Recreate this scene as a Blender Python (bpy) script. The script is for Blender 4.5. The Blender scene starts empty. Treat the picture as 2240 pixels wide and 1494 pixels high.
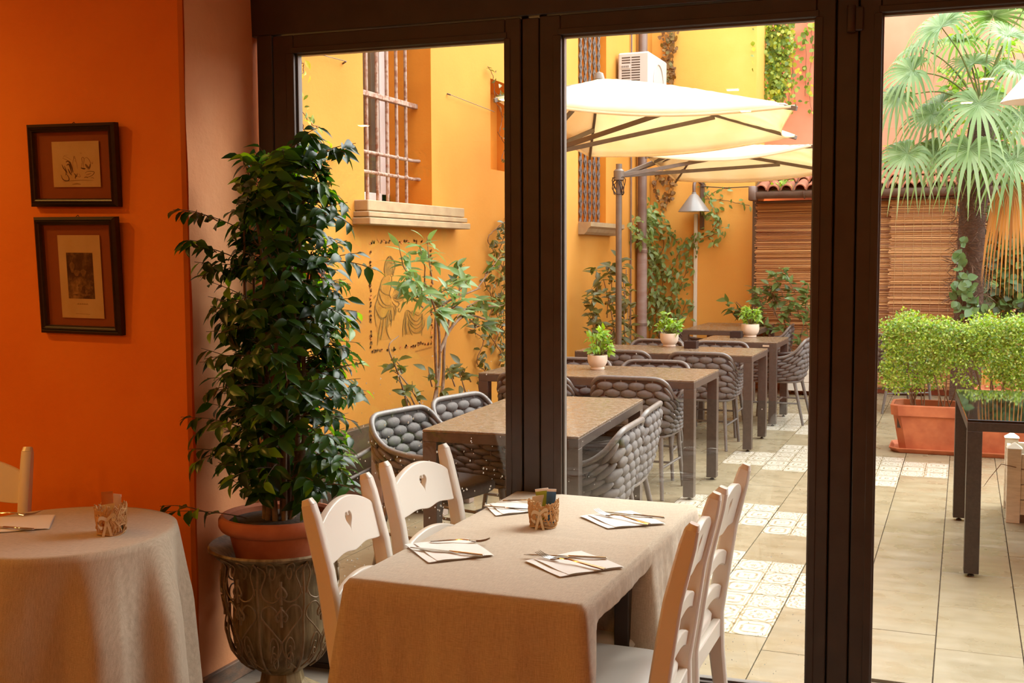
import bpy, bmesh, math, random
import numpy as np
from mathutils import Vector, Matrix
random.seed(7)
SC = bpy.context.scene
COL = SC.collection
R = math.radians
# ---------------------------------------------------------------- camera
F_PX, PITCH, ROLL, YAW, EYE = 2475.0, R(4.27), R(-0.23), R(21.8), 1.6
cam_d = bpy.data.cameras.new('camera'); cam = bpy.data.objects.new('camera', cam_d); COL.objects.link(cam)
cam_d.sensor_width = 36.0; cam_d.lens = F_PX / 2240 * 36.0; cam_d.clip_start = 0.05; cam_d.clip_end = 200
cam.matrix_world = Matrix.Translation((0, 0, EYE)) @ Matrix.Rotation(YAW, 4, 'Z') @ Matrix.Rotation(R(90) - PITCH, 4, 'X') @ Matrix.Rotation(ROLL, 4, 'Z')
SC.camera = cam
# ---------------------------------------------------------------- world (even overcast sky), exposure
W = bpy.data.worlds.new('world'); SC.world = W; W.use_nodes = True
bg = W.node_tree.nodes['Background']; bg.inputs[0].default_value = (0.93, 0.97, 1.0, 1); bg.inputs[1].default_value = 4.8
# a thin veil of cloud: the sun only as a very wide, soft source
sun_d = bpy.data.lights.new('sun', 'SUN'); sun_d.energy = 4.2; sun_d.angle = R(50); sun_d.color = (1.0, 0.95, 0.86)
sun = bpy.data.objects.new('sun', sun_d); COL.objects.link(sun); sun.rotation_euler = Vector((-.50, -.52, -.69)).to_track_quat('-Z', 'Y').to_euler()
vs = SC.view_settings
vs.view_transform = 'Standard'; vs.look = 'None'; vs.gamma = 1.0; vs.use_curve_mapping = False; vs.exposure = 0.28
SC.cycles.use_denoising = True
SC.cycles.max_bounces = 10; SC.cycles.diffuse_bounces = 5; SC.cycles.glossy_bounces = 4; SC.cycles.transparent_max_bounces = 24
SC.cycles.sample_clamp_indirect = 6.0
# ---------------------------------------------------------------- pixel rays (photo frame 2240x1494) to real planes
def ray(x, y):
    X = (x - 1120) / F_PX; Y = (y - 747) / F_PX
    X, Y = math.cos(ROLL) * X + math.sin(ROLL) * Y, -math.sin(ROLL) * X + math.cos(ROLL) * Y
    yy = math.cos(PITCH) * Y + math.sin(PITCH); z = -math.sin(PITCH) * Y + math.cos(PITCH)
    return Vector((X * math.cos(YAW) - z * math.sin(YAW), X * math.sin(YAW) + z * math.cos(YAW), -yy))
E0 = Vector((0, 0, EYE))
def at_z(x, y, z=0.0): d = ray(x, y); return E0 + d * ((z - EYE) / d.z)
def at_x(x, y, X): d = ray(x, y); return E0 + d * (X / d.x)
def at_y(x, y, Y): d = ray(x, y); return E0 + d * (Y / d.y)
def px(p):
    p = Vector(p) - E0
    X = p.x * math.cos(YAW) + p.y * math.sin(YAW); z = -p.x * math.sin(YAW) + p.y * math.cos(YAW); y = -p.z
    Y = math.cos(PITCH) * y - math.sin(PITCH) * z; Z = math.sin(PITCH) * y + math.cos(PITCH) * z
    if Z < .05: return (-9999, -9999)
    X, Y = math.cos(ROLL) * X - math.sin(ROLL) * Y, math.sin(ROLL) * X + math.cos(ROLL) * Y
    return (1120 + F_PX * X / Z, 747 + F_PX * Y / Z)
# ---------------------------------------------------------------- materials
def lin(c):
    if isinstance(c, str): c = tuple(int(c[i:i + 2], 16) / 255 for i in (0, 2, 4))
    return tuple((v / 12.92 if v <= .04045 else ((v + .055) / 1.055) ** 2.4) for v in c[:3]) + (1,)
class NT:
    def __init__(s, name):
        s.m = bpy.data.materials.new(name); s.m.use_nodes = True; s.t = s.m.node_tree
        s.b = s.t.nodes['Principled BSDF']; s.out = s.t.nodes['Material Output']
    def n(s, typ, **kw):
        nd = s.t.nodes.new(typ)
        for k, v in kw.items():
            if k in nd.inputs: nd.inputs[k].default_value = v
            else: setattr(nd, k, v)
        return nd
    def l(s, a, b): s.t.links.new(a, b)
    def math(s, op, a, b=None, c=None):
        nd = s.t.nodes.new('ShaderNodeMath'); nd.operation = op
        for i, v in enumerate((a, b, c)):
            if v is None: continue
            if isinstance(v, (int, float)): nd.inputs[i].default_value = v
            else: s.l(v, nd.inputs[i])
        return nd.outputs[0]
    def coords(s, scale=(1, 1, 1), kind='Object'):
        tc = s.n('ShaderNodeTexCoord'); mp = s.n('ShaderNodeMapping'); mp.inputs['Scale'].default_value = scale
        s.l(tc.outputs[kind], mp.inputs[0]); return mp.outputs[0]
    def noise(s, vec, scale, detail=4, rough=.55):
        nd = s.n('ShaderNodeTexNoise'); nd.inputs['Scale'].default_value = scale
        nd.inputs['Detail'].default_value = detail; nd.inputs['Roughness'].default_value = rough
        if vec is not None: s.l(vec, nd.inputs['Vector'])
        return nd.outputs['Fac']
    def ramp(s, fac, stops):
        nd = s.n('ShaderNodeValToRGB'); el = nd.color_ramp.elements
        while len(el) < len(stops): el.new(.5)
        for e, (p, c) in zip(el, stops): e.position = p; e.color = lin(c)
        s.l(fac, nd.inputs[0]); return nd.outputs[0]
    def rng(s, fac, a, b, c, d):
        nd = s.n('ShaderNodeMapRange'); s.l(fac, nd.inputs[0])
        for i, v in enumerate((a, b, c, d)): nd.inputs[i + 1].default_value = v
        return nd.outputs[0]
    def bump(s, h, strength, dist=.01):
        nd = s.n('ShaderNodeBump'); nd.inputs['Strength'].default_value = strength; nd.inputs['Distance'].default_value = dist
        s.l(h, nd.inputs['Height']); s.l(nd.outputs[0], s.b.inputs['Normal'])
def M(name, col, col2=None, rough=.6, metal=0.0, ns=6, lo=.35, hi=.65, stretch=(1, 1, 1), bump=0, bs=60, bd=.003, spec=.5, rough2=None, transl=0, coat=0):
    t = NT(name); b = t.b
    b.inputs['Base Color'].default_value = lin(col); b.inputs['Roughness'].default_value = rough
    b.inputs['Metallic'].default_value = metal; b.inputs['Specular IOR Level'].default_value = spec
    b.inputs['Coat Weight'].default_value = coat
    v = None
    if col2 or rough2 or bump: v = t.coords(stretch)
    if col2:
        c = t.ramp(t.noise(v, ns), [(lo, col), (hi, col2)]); t.l(c, b.inputs['Base Color'])
    if rough2 is not None:
        t.l(t.rng(t.noise(v, ns * 1.7), .35, .65, rough, rough2), b.inputs['Roughness'])
    if bump: t.bump(t.noise(v, bs, 5), bump, bd)
    if transl:
        tr = t.n('ShaderNodeBsdfTranslucent'); tr.inputs[0].default_value = lin(col)
        if col2: t.l(c, tr.inputs[0])
        mx = t.n('ShaderNodeMixShader'); mx.inputs[0].default_value = transl
        t.l(b.outputs[0], mx.inputs[1]); t.l(tr.outputs[0], mx.inputs[2]); t.l(mx.outputs[0], t.out.inputs[0])
    return t.m
def leaf_mat(name, cols, transl=.35, rough=.35, tcol=None):
    t = NT(name); g = t.n('ShaderNodeNewGeometry')
    k = len(cols)
    c = t.ramp(g.outputs['Random Per Island'], [((i + .5) / k, q) for i, q in enumerate(cols)])
    t.l(c, t.b.inputs['Base Color']); t.b.inputs['Roughness'].default_value = rough
    tr = t.n('ShaderNodeBsdfTranslucent'); hs = t.n('ShaderNodeHueSaturation'); hs.inputs['Saturation'].default_value = 1.15; hs.inputs['Value'].default_value = 1.6
    t.l(c, hs.inputs['Color']); t.l(hs.outputs[0], tr.inputs[0])
    mx = t.n('ShaderNodeMixShader'); mx.inputs[0].default_value = transl
    t.l(t.b.outputs[0], mx.inputs[1]); t.l(tr.outputs[0], mx.inputs[2]); t.l(mx.outputs[0], t.out.inputs[0])
    return t.m
def glass_mat(name, tint=(.97, .985, .98), ior=1.5):
    t = NT(name); t.t.nodes.remove(t.b)
    lw = t.n('ShaderNodeLayerWeight'); lw.inputs[0].default_value = .5; r0 = ((ior - 1) / (ior + 1)) ** 2
    fac = t.math('ADD', t.math('MULTIPLY', t.math('POWER', lw.outputs['Facing'], 5.0), 1 - r0), r0)   # Schlick, same from both sides
    tp = t.n('ShaderNodeBsdfTransparent'); tp.inputs[0].default_value = tint + (1,)
    gl = t.n('ShaderNodeBsdfGlossy'); gl.inputs['Roughness'].default_value = 0.0
    mx = t.n('ShaderNodeMixShader'); t.l(fac, mx.inputs[0]); t.l(tp.outputs[0], mx.inputs[1]); t.l(gl.outputs[0], mx.inputs[2])
    t.l(mx.outputs[0], t.out.inputs[0]); return t.m
def emit_mat(name, col, s):
    t = NT(name); t.b.inputs['Emission Color'].default_value = lin(col); t.b.inputs['Emission Strength'].default_value = s
    t.b.inputs['Base Color'].default_value = lin(col); return t.m
def plaster(name, c1, c2, c3, rough=.8, bump=.25, ns=1.1):
    t = NT(name); v = t.coords()
    a = t.ramp(t.noise(v, ns, 6, .6), [(.3, c1), (.52, c2), (.72, c3)])
    t.l(a, t.b.inputs['Base Color']); t.b.inputs['Roughness'].default_value = rough; t.b.inputs['Specular IOR Level'].default_value = .3
    t.bump(t.noise(v, 38, 6, .65), bump, .006); return t.m
def linen(name, c1, c2):
    t = NT(name); v1 = t.coords((45, 620, 620)); v2 = t.coords((620, 45, 45))
    a = t.noise(v1, 1.0, 3); b2 = t.noise(v2, 1.0, 3)
    m = t.math('MULTIPLY', t.math('ADD', a, b2), .5)
    t.l(t.ramp(m, [(.30, c1), (.70, c2)]), t.b.inputs['Base Color']); t.b.inputs['Roughness'].default_value = .9
    t.b.inputs['Specular IOR Level'].default_value = .15; t.b.inputs['Sheen Weight'].default_value = .25
    t.bump(m, .25, .002); return t.m
def tile_plain():
    t = NT('stone tile'); oi = t.n('ShaderNodeObjectInfo'); tc = t.n('ShaderNodeTexCoord')
    add = t.n('ShaderNodeVectorMath'); add.operation = 'ADD'; t.l(tc.outputs['Object'], add.inputs[0])
    sc_ = t.n('ShaderNodeVectorMath'); sc_.operation = 'SCALE'; sc_.inputs[3].default_value = 37.0
    cmb = t.n('ShaderNodeCombineXYZ'); t.l(oi.outputs['Random'], cmb.inputs[0]); t.l(oi.outputs['Random'], cmb.inputs[2])
    t.l(cmb.outputs[0], sc_.inputs[0]); t.l(sc_.outputs[0], add.inputs[1])
    mp = t.n('ShaderNodeMapping'); mp.inputs['Scale'].default_value = (2.5, 12, 4); t.l(add.outputs[0], mp.inputs[0])
    f = t.noise(mp.outputs[0], 1.3, 7, .6)
    t.l(t.ramp(f, [(.15, '7c6f54'), (.5, '8b7e64'), (.85, '998c72')]), t.b.inputs['Base Color'])
    t.l(t.rng(t.noise(add.outputs[0], 6, 2), .2, .8, .16, .46), t.b.inputs['Roughness'])
    t.bump(t.noise(add.outputs[0], 90, 4), .06, .002); return t.m
def tile_pattern():
    t = NT('patchwork tile'); oi = t.n('ShaderNodeObjectInfo'); tc = t.n('ShaderNodeTexCoord')
    sp = t.n('ShaderNodeSeparateXYZ'); t.l(tc.outputs['Object'], sp.inputs[0])
    rnd = oi.outputs['Random']
    cx = t.math('DIVIDE', t.math('ADD', sp.outputs[0], .165), .165); cy = t.math('DIVIDE', t.math('ADD', sp.outputs[1], .302), .2013)
    ix = t.math('FLOOR', cx); iy = t.math('FLOOR', cy)
    ux = t.math('SUBTRACT', t.math('FRACT', cx), .5); uy = t.math('SUBTRACT', t.math('FRACT', cy), .5)
    r = t.math('SQRT', t.math('ADD', t.math('MULTIPLY', ux, ux), t.math('MULTIPLY', uy, uy)))
    th = t.math('ARCTAN2', uy, ux)
    seed = t.math('FRACT', t.math('MULTIPLY', t.math('SINE', t.math('ADD', t.math('ADD', t.math('MULTIPLY', ix, 12.9), t.math('MULTIPLY', iy, 78.2)), t.math('MULTIPLY', rnd, 51.0))), 437.5))
    fold = t.math('MULTIPLY', t.math('ADD', t.math('FLOOR', t.math('MULTIPLY', seed, 3)), 1), 4.0)
    pet = t.math('COSINE', t.math('MULTIPLY', th, fold))
    ring = t.math('SINE', t.math('ADD', t.math('MULTIPLY', r, t.math('ADD', 22.0, t.math('MULTIPLY', seed, 16.0))), t.math('MULTIPLY', pet, t.math('ADD', .6, seed))))
    line = t.math('GREATER_THAN', ring, .55)
    mxu = t.math('MAXIMUM', t.math('ABSOLUTE', ux), t.math('ABSOLUTE', uy))
    edge = t.math('GREATER_THAN', mxu, .478)
    border = t.math('LESS_THAN', t.math('ABSOLUTE', t.math('SUBTRACT', mxu, .42)), .012)
    k = t.math('MINIMUM', t.math('ADD', t.math('ADD', t.math('MULTIPLY', line, t.rng(t.noise(tc.outputs['Object'], 20, 3), .35, .7, .1, .75)), t.math('MULTIPLY', border, .35)), t.math('MULTIPLY', edge, .5)), 1.0)
    t.l(t.ramp(k, [(0, 'c4bdae'), (.5, '998b6e'), (1, '625840')]), t.b.inputs['Base Color'])
    t.b.inputs['Roughness'].default_value = .22; return t.m
def wet_top(name, c1, c2):
    t = NT(name); v = t.coords((1, 1.4, 1))
    p = t.noise(v, 24, 8, .7)
    t.l(t.ramp(p, [(.3, c1), (.7, c2)]), t.b.inputs['Base Color'])
    t.l(t.rng(p, .40, .60, .16, .34), t.b.inputs['Roughness'])
    vo = t.n('ShaderNodeTexVoronoi'); vo.inputs['Scale'].default_value = 110; t.l(v, vo.inputs['Vector'])
    h = t.math('MULTIPLY', t.math('SUBTRACT', .4, vo.outputs['Distance']), t.rng(p, .46, .54, 0, 1))
    t.bump(h, .45, .004); return t.m
# ---------------------------------------------------------------- mesh building
class MB:
    def __init__(s): s.v = []; s.f = []
    def add(s, vs_, fs):
        o = len(s.v); s.v += [tuple(p) for p in vs_]; s.f += [tuple(i + o for i in q) for q in fs]; return s
    def box(s, x0, x1, y0, y1, z0, z1, b=0.0, T=None):
        c = [Vector((x, y, z)) for x in (x0, x1) for y in (y0, y1) for z in (z0, z1)]
        ctr = (c[0] + c[7]) / 2
        if b <= 0:
            V = c; FS = [(0, 1, 3, 2), (4, 6, 7, 5), (0, 4, 5, 1), (2, 3, 7, 6), (0, 2, 6, 4), (1, 5, 7, 3)]
        else:
            V = []; ID = {}
            for i, p in enumerate(c):
                for a in range(3):
                    q = p.copy()
                    for k in range(3):
                        if k != a: q[k] += b if ctr[k] > p[k] else -b
                    ID[i, a] = len(V); V.append(q)
            bit = (4, 2, 1); FS = []
            for a in range(3):
                o1, o2 = [k for k in range(3) if k != a]
                for sgn in (0, 1):
                    q = [sgn * bit[a] + u * bit[o1] + w * bit[o2] for u, w in ((0, 0), (1, 0), (1, 1), (0, 1))]
                    FS.append(tuple(ID[i, a] for i in q))
                for u in (0, 1):
                    for w in (0, 1):
                        i0 = u * bit[o1] + w * bit[o2]; i1 = i0 + bit[a]
                        FS.append((ID[i0, o1], ID[i1, o1], ID[i1, o2], ID[i0, o2]))
            for i in range(8): FS.append((ID[i, 0], ID[i, 1], ID[i, 2]))
            out = []
            for q in FS:
                p0, p1, p2 = V[q[0]], V[q[1]], V[q[2]]
                n = (p1 - p0).cross(p2 - p0); cc = sum((V[i] for i in q), Vector()) / len(q)
                out.append(q if n.dot(cc - ctr) > 0 else q[::-1])
            FS = out
        if T is not None: V = [T @ p for p in V]
        return s.add(V, FS)
    def tube(s, pts, r, n=8, caps=True, closed=False):
        P = [Vector(p) for p in pts]; k = len(P)
        rr = r if isinstance(r, (list, tuple)) else [r] * k
        t0 = (P[1] - P[0]).normalized(); up = Vector((0, 0, 1)) if abs(t0.z) < .9 else Vector((1, 0, 0))
        nrm = t0.cross(up).normalized(); V = []
        for i in range(k):
            if closed: t = (P[(i + 1) % k] - P[i - 1])
            else: t = P[min(i + 1, k - 1)] - P[max(i - 1, 0)]
            t = t.normalized() if t.length > 1e-9 else t0
            nrm = (nrm - t * nrm.dot(t)); nrm = nrm.normalized() if nrm.length > 1e-6 else t.orthogonal().normalized()
            b = t.cross(nrm)
            for j in range(n):
                a = 2 * math.pi * j / n; V.append(P[i] + (nrm * math.cos(a) + b * math.sin(a)) * rr[i])
        FS = []
        for i in range(k if closed else k - 1):
            i2 = (i + 1) % k
            for j in range(n):
                j2 = (j + 1) % n; FS.append((i * n + j, i * n + j2, i2 * n + j2, i2 * n + j))
        if caps and not closed: FS += [tuple(range(n))[::-1], tuple((k - 1) * n + j for j in range(n))]
        return s.add(V, FS)
    def rect_sweep(s, pts, wx, wd, T=None):
        # rectangular bar swept in the y/z plane: pts (y, z), width wx along x (about x offset 0), depth wd
        V = []; k = len(pts)
        for i, (y, z) in enumerate(pts):
            a = pts[max(i - 1, 0)]; b = pts[min(i + 1, k - 1)]
            t = Vector((0, b[0] - a[0], b[1] - a[1])).normalized(); nn = Vector((0, t.z, -t.y))
            w = wx[i] if isinstance(wx, list) else wx; d = wd[i] if isinstance(wd, list) else wd
            ch = min(w, d) * .18
            for (p, q) in ((-w / 2 + ch, -d / 2), (w / 2 - ch, -d / 2), (w / 2, -d / 2 + ch), (w / 2, d / 2 - ch), (w / 2 - ch, d / 2), (-w / 2 + ch, d / 2), (-w / 2, d / 2 - ch), (-w / 2, -d / 2 + ch)):
                pt = Vector((p, y, z)) + nn * q
                V.append(T @ pt if T is not None else pt)
        FS = [(i * 8 + j, i * 8 + (j + 1) % 8, (i + 1) * 8 + (j + 1) % 8, (i + 1) * 8 + j) for i in range(k - 1) for j in range(8)]
        FS += [tuple(range(8))[::-1], tuple((k - 1) * 8 + j for j in range(8))]
        return s.add(V, FS)
    def lathe(s, prof, n=32, c=(0, 0, 0), close=True):
        V = []; k = len(prof)
        for r, z in prof:
            for j in range(n):
                a = 2 * math.pi * j / n; V.append((c[0] + r * math.cos(a), c[1] + r * math.sin(a), c[2] + z))
        FS = [(i * n + j, i * n + (j + 1) % n, (i + 1) * n + (j + 1) % n, (i + 1) * n + j) for i in range(k - 1) for j in range(n)]
        if close: FS += [tuple(range(n))[::-1], tuple((k - 1) * n + j for j in range(n))]
        return s.add(V, FS)
    def grid(s, fn, nu, nv, cu=False):
        V = [fn(i, j) for j in range(nv) for i in range(nu)]
        FS = []
        for j in range(nv - 1):
            for i in range(nu if cu else nu - 1):
                i2 = (i + 1) % nu; FS.append((j * nu + i, j * nu + i2, (j + 1) * nu + i2, (j + 1) * nu + i))
        return s.add(V, FS)
    def ell(s, c, ax, n=8, m=5):
        # ellipsoid with axis vectors ax (three Vectors)
        V = [Vector(c) - ax[2]]; FS = []
        for i in range(1, m):
            ph = math.pi * i / m
            for j in range(n):
                a = 2 * math.pi * j / n
                V.append(Vector(c) + ax[0] * (math.sin(ph) * math.cos(a)) + ax[1] * (math.sin(ph) * math.sin(a)) - ax[2] * math.cos(ph))
        V.append(Vector(c) + ax[2]); last = len(V) - 1
        for j in range(n): FS.append((0, 1 + (j + 1) % n, 1 + j))
        for i in range(m - 2):
            for j in range(n): FS.append((1 + i * n + j, 1 + i * n + (j + 1) % n, 1 + (i + 1) * n + (j + 1) % n, 1 + (i + 1) * n + j))
        b = 1 + (m - 2) * n
        for j in range(n): FS.append((last, b + j, b + (j + 1) % n))
        return s.add(V, FS)
    def prism(s, poly, fn0, fn1):
        # poly: 2D outline; fn0/fn1 map a 2D point to the two faces
        n = len(poly); V = [fn0(p) for p in poly] + [fn1(p) for p in poly]
        return s.add(V, [tuple(range(n))[::-1], tuple(range(n, 2 * n))] + [(i, (i + 1) % n, n + (i + 1) % n, n + i) for i in range(n)])
    def mesh(s, name, smooth=None):
        me = bpy.data.meshes.new(name); me.from_pydata(s.v, [], s.f); me.update()
        if smooth is not None:
            me.shade_smooth()
            if smooth < 180: me.set_sharp_from_angle(angle=R(smooth))
        return me
    def build(s, name, mat, parent=None, smooth=None):
        return link(name, s.mesh(name, smooth), mat, parent)
def fix_normals(me):
    bm = bmesh.new(); bm.from_mesh(me); bmesh.ops.recalc_face_normals(bm, faces=bm.faces); bm.to_mesh(me); bm.free()
def link(name, me, mat, parent=None):
    if mat is not None and not me.materials: me.materials.append(mat)
    o = bpy.data.objects.new(name, me); COL.objects.link(o)
    if parent is not None: o.parent = parent
    return o
def tag(o, label=None, cat=None, group=None, kind=None):
    if label: o['label'] = label
    if cat: o['category'] = cat
    if group: o['group'] = group
    if kind: o['kind'] = kind
    return o
def thing(name, loc=(0, 0, 0), rz=0, label=None, cat=None, group=None, kind=None):
    o = bpy.data.objects.new(name, None); o.empty_display_size = .05; COL.objects.link(o)
    o.location = loc; o.rotation_euler = (0, 0, rz); return tag(o, label, cat, group, kind)
def copy_tree(o, parent=None):
    c = o.copy(); COL.objects.link(c)
    if parent is not None: c.parent = parent
    for ch in list(o.children): copy_tree(ch, c)
    return c
def place(proto, used, loc, rz, label, group=None):
    o = proto if not used else copy_tree(proto); used.append(1)
    o.location = loc; o.rotation_euler = (0, 0, rz); o['label'] = label
    if group: o['group'] = group
    return o
def ribbon(mb, pts, w, fn):
    # flat stroke: pts in 2D, width w (tapering at both ends), fn maps 2D -> 3D
    k = len(pts); V = []
    for i, p in enumerate(pts):
        a = pts[max(i - 1, 0)]; b = pts[min(i + 1, k - 1)]
        dx, dy = b[0] - a[0], b[1] - a[1]; L = math.hypot(dx, dy) or 1
        ww = w * (.35 + .65 * math.sin(math.pi * (i + .5) / k)) / 2
        V += [fn((p[0] - dy / L * ww, p[1] + dx / L * ww)), fn((p[0] + dy / L * ww, p[1] - dx / L * ww))]
    mb.add(V, [(2 * i, 2 * i + 1, 2 * i + 3, 2 * i + 2) for i in range(k - 1)])
def spline(pts, n=6):
    # Catmull-Rom through points (any dimension)
    P = [np.array(p, float) for p in pts]; P = [2 * P[0] - P[1]] + P + [2 * P[-1] - P[-2]]; out = []
    for i in range(1, len(P) - 2):
        for k in range(n):
            t = k / n; a, b, c, d = P[i - 1:i + 3]
            out.append(.5 * (2 * b + (c - a) * t + (2 * a - 5 * b + 4 * c - d) * t * t + (3 * b - a - 3 * c + d) * t ** 3))
    out.append(P[-2]); return [tuple(float(x) for x in p) for p in out]
# ---------------------------------------------------------------- leaves
def leaf_mesh(name, L=1.0, w=.42, fold=.12, droop=.15, n=4):
    V = []; FS = []
    for i in range(n + 1):
        t = i / n; ww = w * (math.sin(math.pi * min(t * 1.02, 1) ** .8) ** .9 if 0 < t < 1 else 0.02); z = -droop * t * t
        V += [(-ww / 2, t * L, z + fold * ww), (0, t * L, z), (ww / 2, t * L, z + fold * ww)]
    for i in range(n):
        a = i * 3; FS += [(a, a + 1, a + 4, a + 3), (a + 1, a + 2, a + 5, a + 4)]
    me = bpy.data.meshes.new(name); me.from_pydata(V, [], FS); me.shade_smooth(); return me
def leaf_matrix(p, d, up, s):
    # leaf at p growing along d, its face turned to up
    d = Vector(d).normalized(); x = d.cross(Vector(up))
    x = x.normalized() if x.length > 1e-4 else d.orthogonal().normalized(); z = x.cross(d)
    m = Matrix((x, d, z)).transposed().to_4x4() @ Matrix.Diagonal((s, s, s, 1))
    m.translation = p; return m
def leaves(parent, mats, me, mat, nobj, name='leaf', stuff='foliage', origin=None):
    if not me.materials: me.materials.append(mat)
    org = Vector(origin) if origin is not None else Vector((0, 0, 0))
    mats = sorted(mats, key=lambda m: ((m.translation + org) - E0).length)
    for m in mats[:nobj]:
        o = bpy.data.objects.new(name, me); COL.objects.link(o); o.parent = parent; o.matrix_local = m
    rest = mats[nobj:]
    if rest:
        tv = np.array([v.co[:] + (1,) for v in me.vertices]); tf = [tuple(p.vertices) for p in me.polygons]; k = len(tv)
        A = np.array([[list(r) for r in m] for m in rest])
        V = np.einsum('nij,kj->nki', A, tv)[:, :, :3].reshape(-1, 3)
        FS = [tuple(i + q * k for i in f) for q in range(len(rest)) for f in tf]
        m2 = bpy.data.meshes.new(stuff); m2.from_pydata(V.tolist(), [], FS); m2.shade_smooth()
        o = link(stuff, m2, mat, parent); o['kind'] = 'stuff'
def rv(s=1.0): return Vector((random.uniform(-s, s), random.uniform(-s, s), random.uniform(-s, s)))
# ================================================================ SETTING
m_orange = plaster('orange plaster', 'd8701c', 'e57e24', 'ec8a2e', .75, .2)
m_salmon_in = plaster('pale orange plaster', 'e29460', 'eca472', 'e69a66', .8, .35)
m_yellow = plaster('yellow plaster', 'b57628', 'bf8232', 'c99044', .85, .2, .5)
m_yellow_back = plaster('lightened yellow plaster', 'dc9a46', 'e4a650', 'eab260', .85, .25, .7)  # same yellow plaster, lightened to offset the weak light on the back wall
m_red = plaster('salmon plaster', 'c8745a', 'd08468', 'd69478', .85, .2, .6)
m_ceil = M('ceiling paint', 'e8dfd0', rough=.9)
m_floor = M('indoor stone floor', '6d6258', '8a7d6e', rough=.45, ns=3, stretch=(1, 5, 1), bump=.1)
m_frame = M('bronze metal frame', '42352b', '392d25', rough=.38, ns=9, bump=.04, bs=300, bd=.0006)
m_frame_dark = M('dark seal', '17120f', rough=.6)
m_bead = M('grey glazing gasket', '6e6a66', rough=.35)
m_glass = glass_mat('window glass')
m_base = M('worn baseboard', '6b5a4c', '8d6a52', rough=.7, ns=14, stretch=(1, 1, 3), bump=.4)
m_grout = M('dark grout', '5b4a38', '6d5a44', rough=.8, ns=20)
m_tile = tile_plain(); m_tilep = tile_pattern()
m_sill = M('cream stone sill', 'a8906c', '9a8060', rough=.8, ns=9, bump=.3)
m_rust = M('rusty painted iron', 'a08878', '7d4f36', rough=.7, ns=30, lo=.45, hi=.62, bump=.4, bs=150)
m_darkiron = M('weathered grey iron', '6b6058', '4a3d34', rough=.65, ns=20, bump=.3)
m_wood_dark = M('dark plinth', '4a3a2c', '5a4632', rough=.5, ns=5, bump=.2)
m_pvc = M('white window frame', 'd8cfcb', rough=.4)
m_pane = M('dark window pane', '3a3026', '5c4a36', rough=.08, ns=2)
m_ochre = plaster('ochre reveal', 'b8701c', 'c67d24', 'cd8930', .85, .25)
m_gutter = M('brown metal gutter', '6b564c', '7d6a60', rough=.45, metal=.3, ns=6, bump=.15)
m_terra = M('terracotta', 'c07048', 'a85a38', rough=.75, ns=8, bump=.25)
m_rooft = M('roof terracotta', 'b06a4a', '8a5a44', rough=.8, ns=6, bump=.4)
m_cream = M('cream paint', 'ddd2c0', rough=.7)
WO = Vector((-2.55, 3.715, 0)); WA = R(3.0)
def on_win(x, y):
    d = ray(x, y); n = Vector((-math.sin(WA), math.cos(WA), 0)); p = E0 + d * (n.dot(WO) / n.dot(d))
    return (p - WO).dot(Vector((math.cos(WA), math.sin(WA), 0))), p.z
def struct(name, mb, mat, smooth=None): o = mb.build(name, mat, None, smooth); o['kind'] = 'structure'; return o
def bx(*a, b=0.0): return MB().box(*a, b=b)
XR0, XR1, YR0 = -9.0, 2.4, -5.0
struct('floor', bx(XR0, XR1, YR0, 3.86, -.12, 0), m_floor)
struct('ceiling', bx(XR0, XR1, YR0, 4.1, 2.95, 3.15), m_ceil)
struct('wall_left', MB().box(XR0, -2.56, 3.30, 3.78, 0, 2.95, b=.012), m_orange)
struct('wall_back', bx(XR0, XR1, YR0 - .2, YR0, 0, 3.0), m_orange)
struct('wall_far_side', bx(XR0 - .2, XR0, YR0, 4.1, 0, 3.0), m_orange)
struct('wall_right', bx(XR1, XR1 + .2, YR0, 4.1, 0, 3.0), m_orange)
# reveal beside the glazing: paler orange plaster skin on the end of the wall
def reveal(i, j):
    y = 3.312 + (3.712 - 3.312) * i / 14; z = .0 + 2.95 * j / 60
    return (-2.552 + .003 * math.sin(z * 3.1 + y * 7) + .002 * math.sin(y * 31 + z * 13), y, z)
struct('wall_return', MB().grid(reveal, 15, 61), m_salmon_in, 60)
struct('baseboard_left', MB().box(-2.552, -2.532, 3.305, 3.71, 0, .072, b=.003), m_base)
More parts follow.
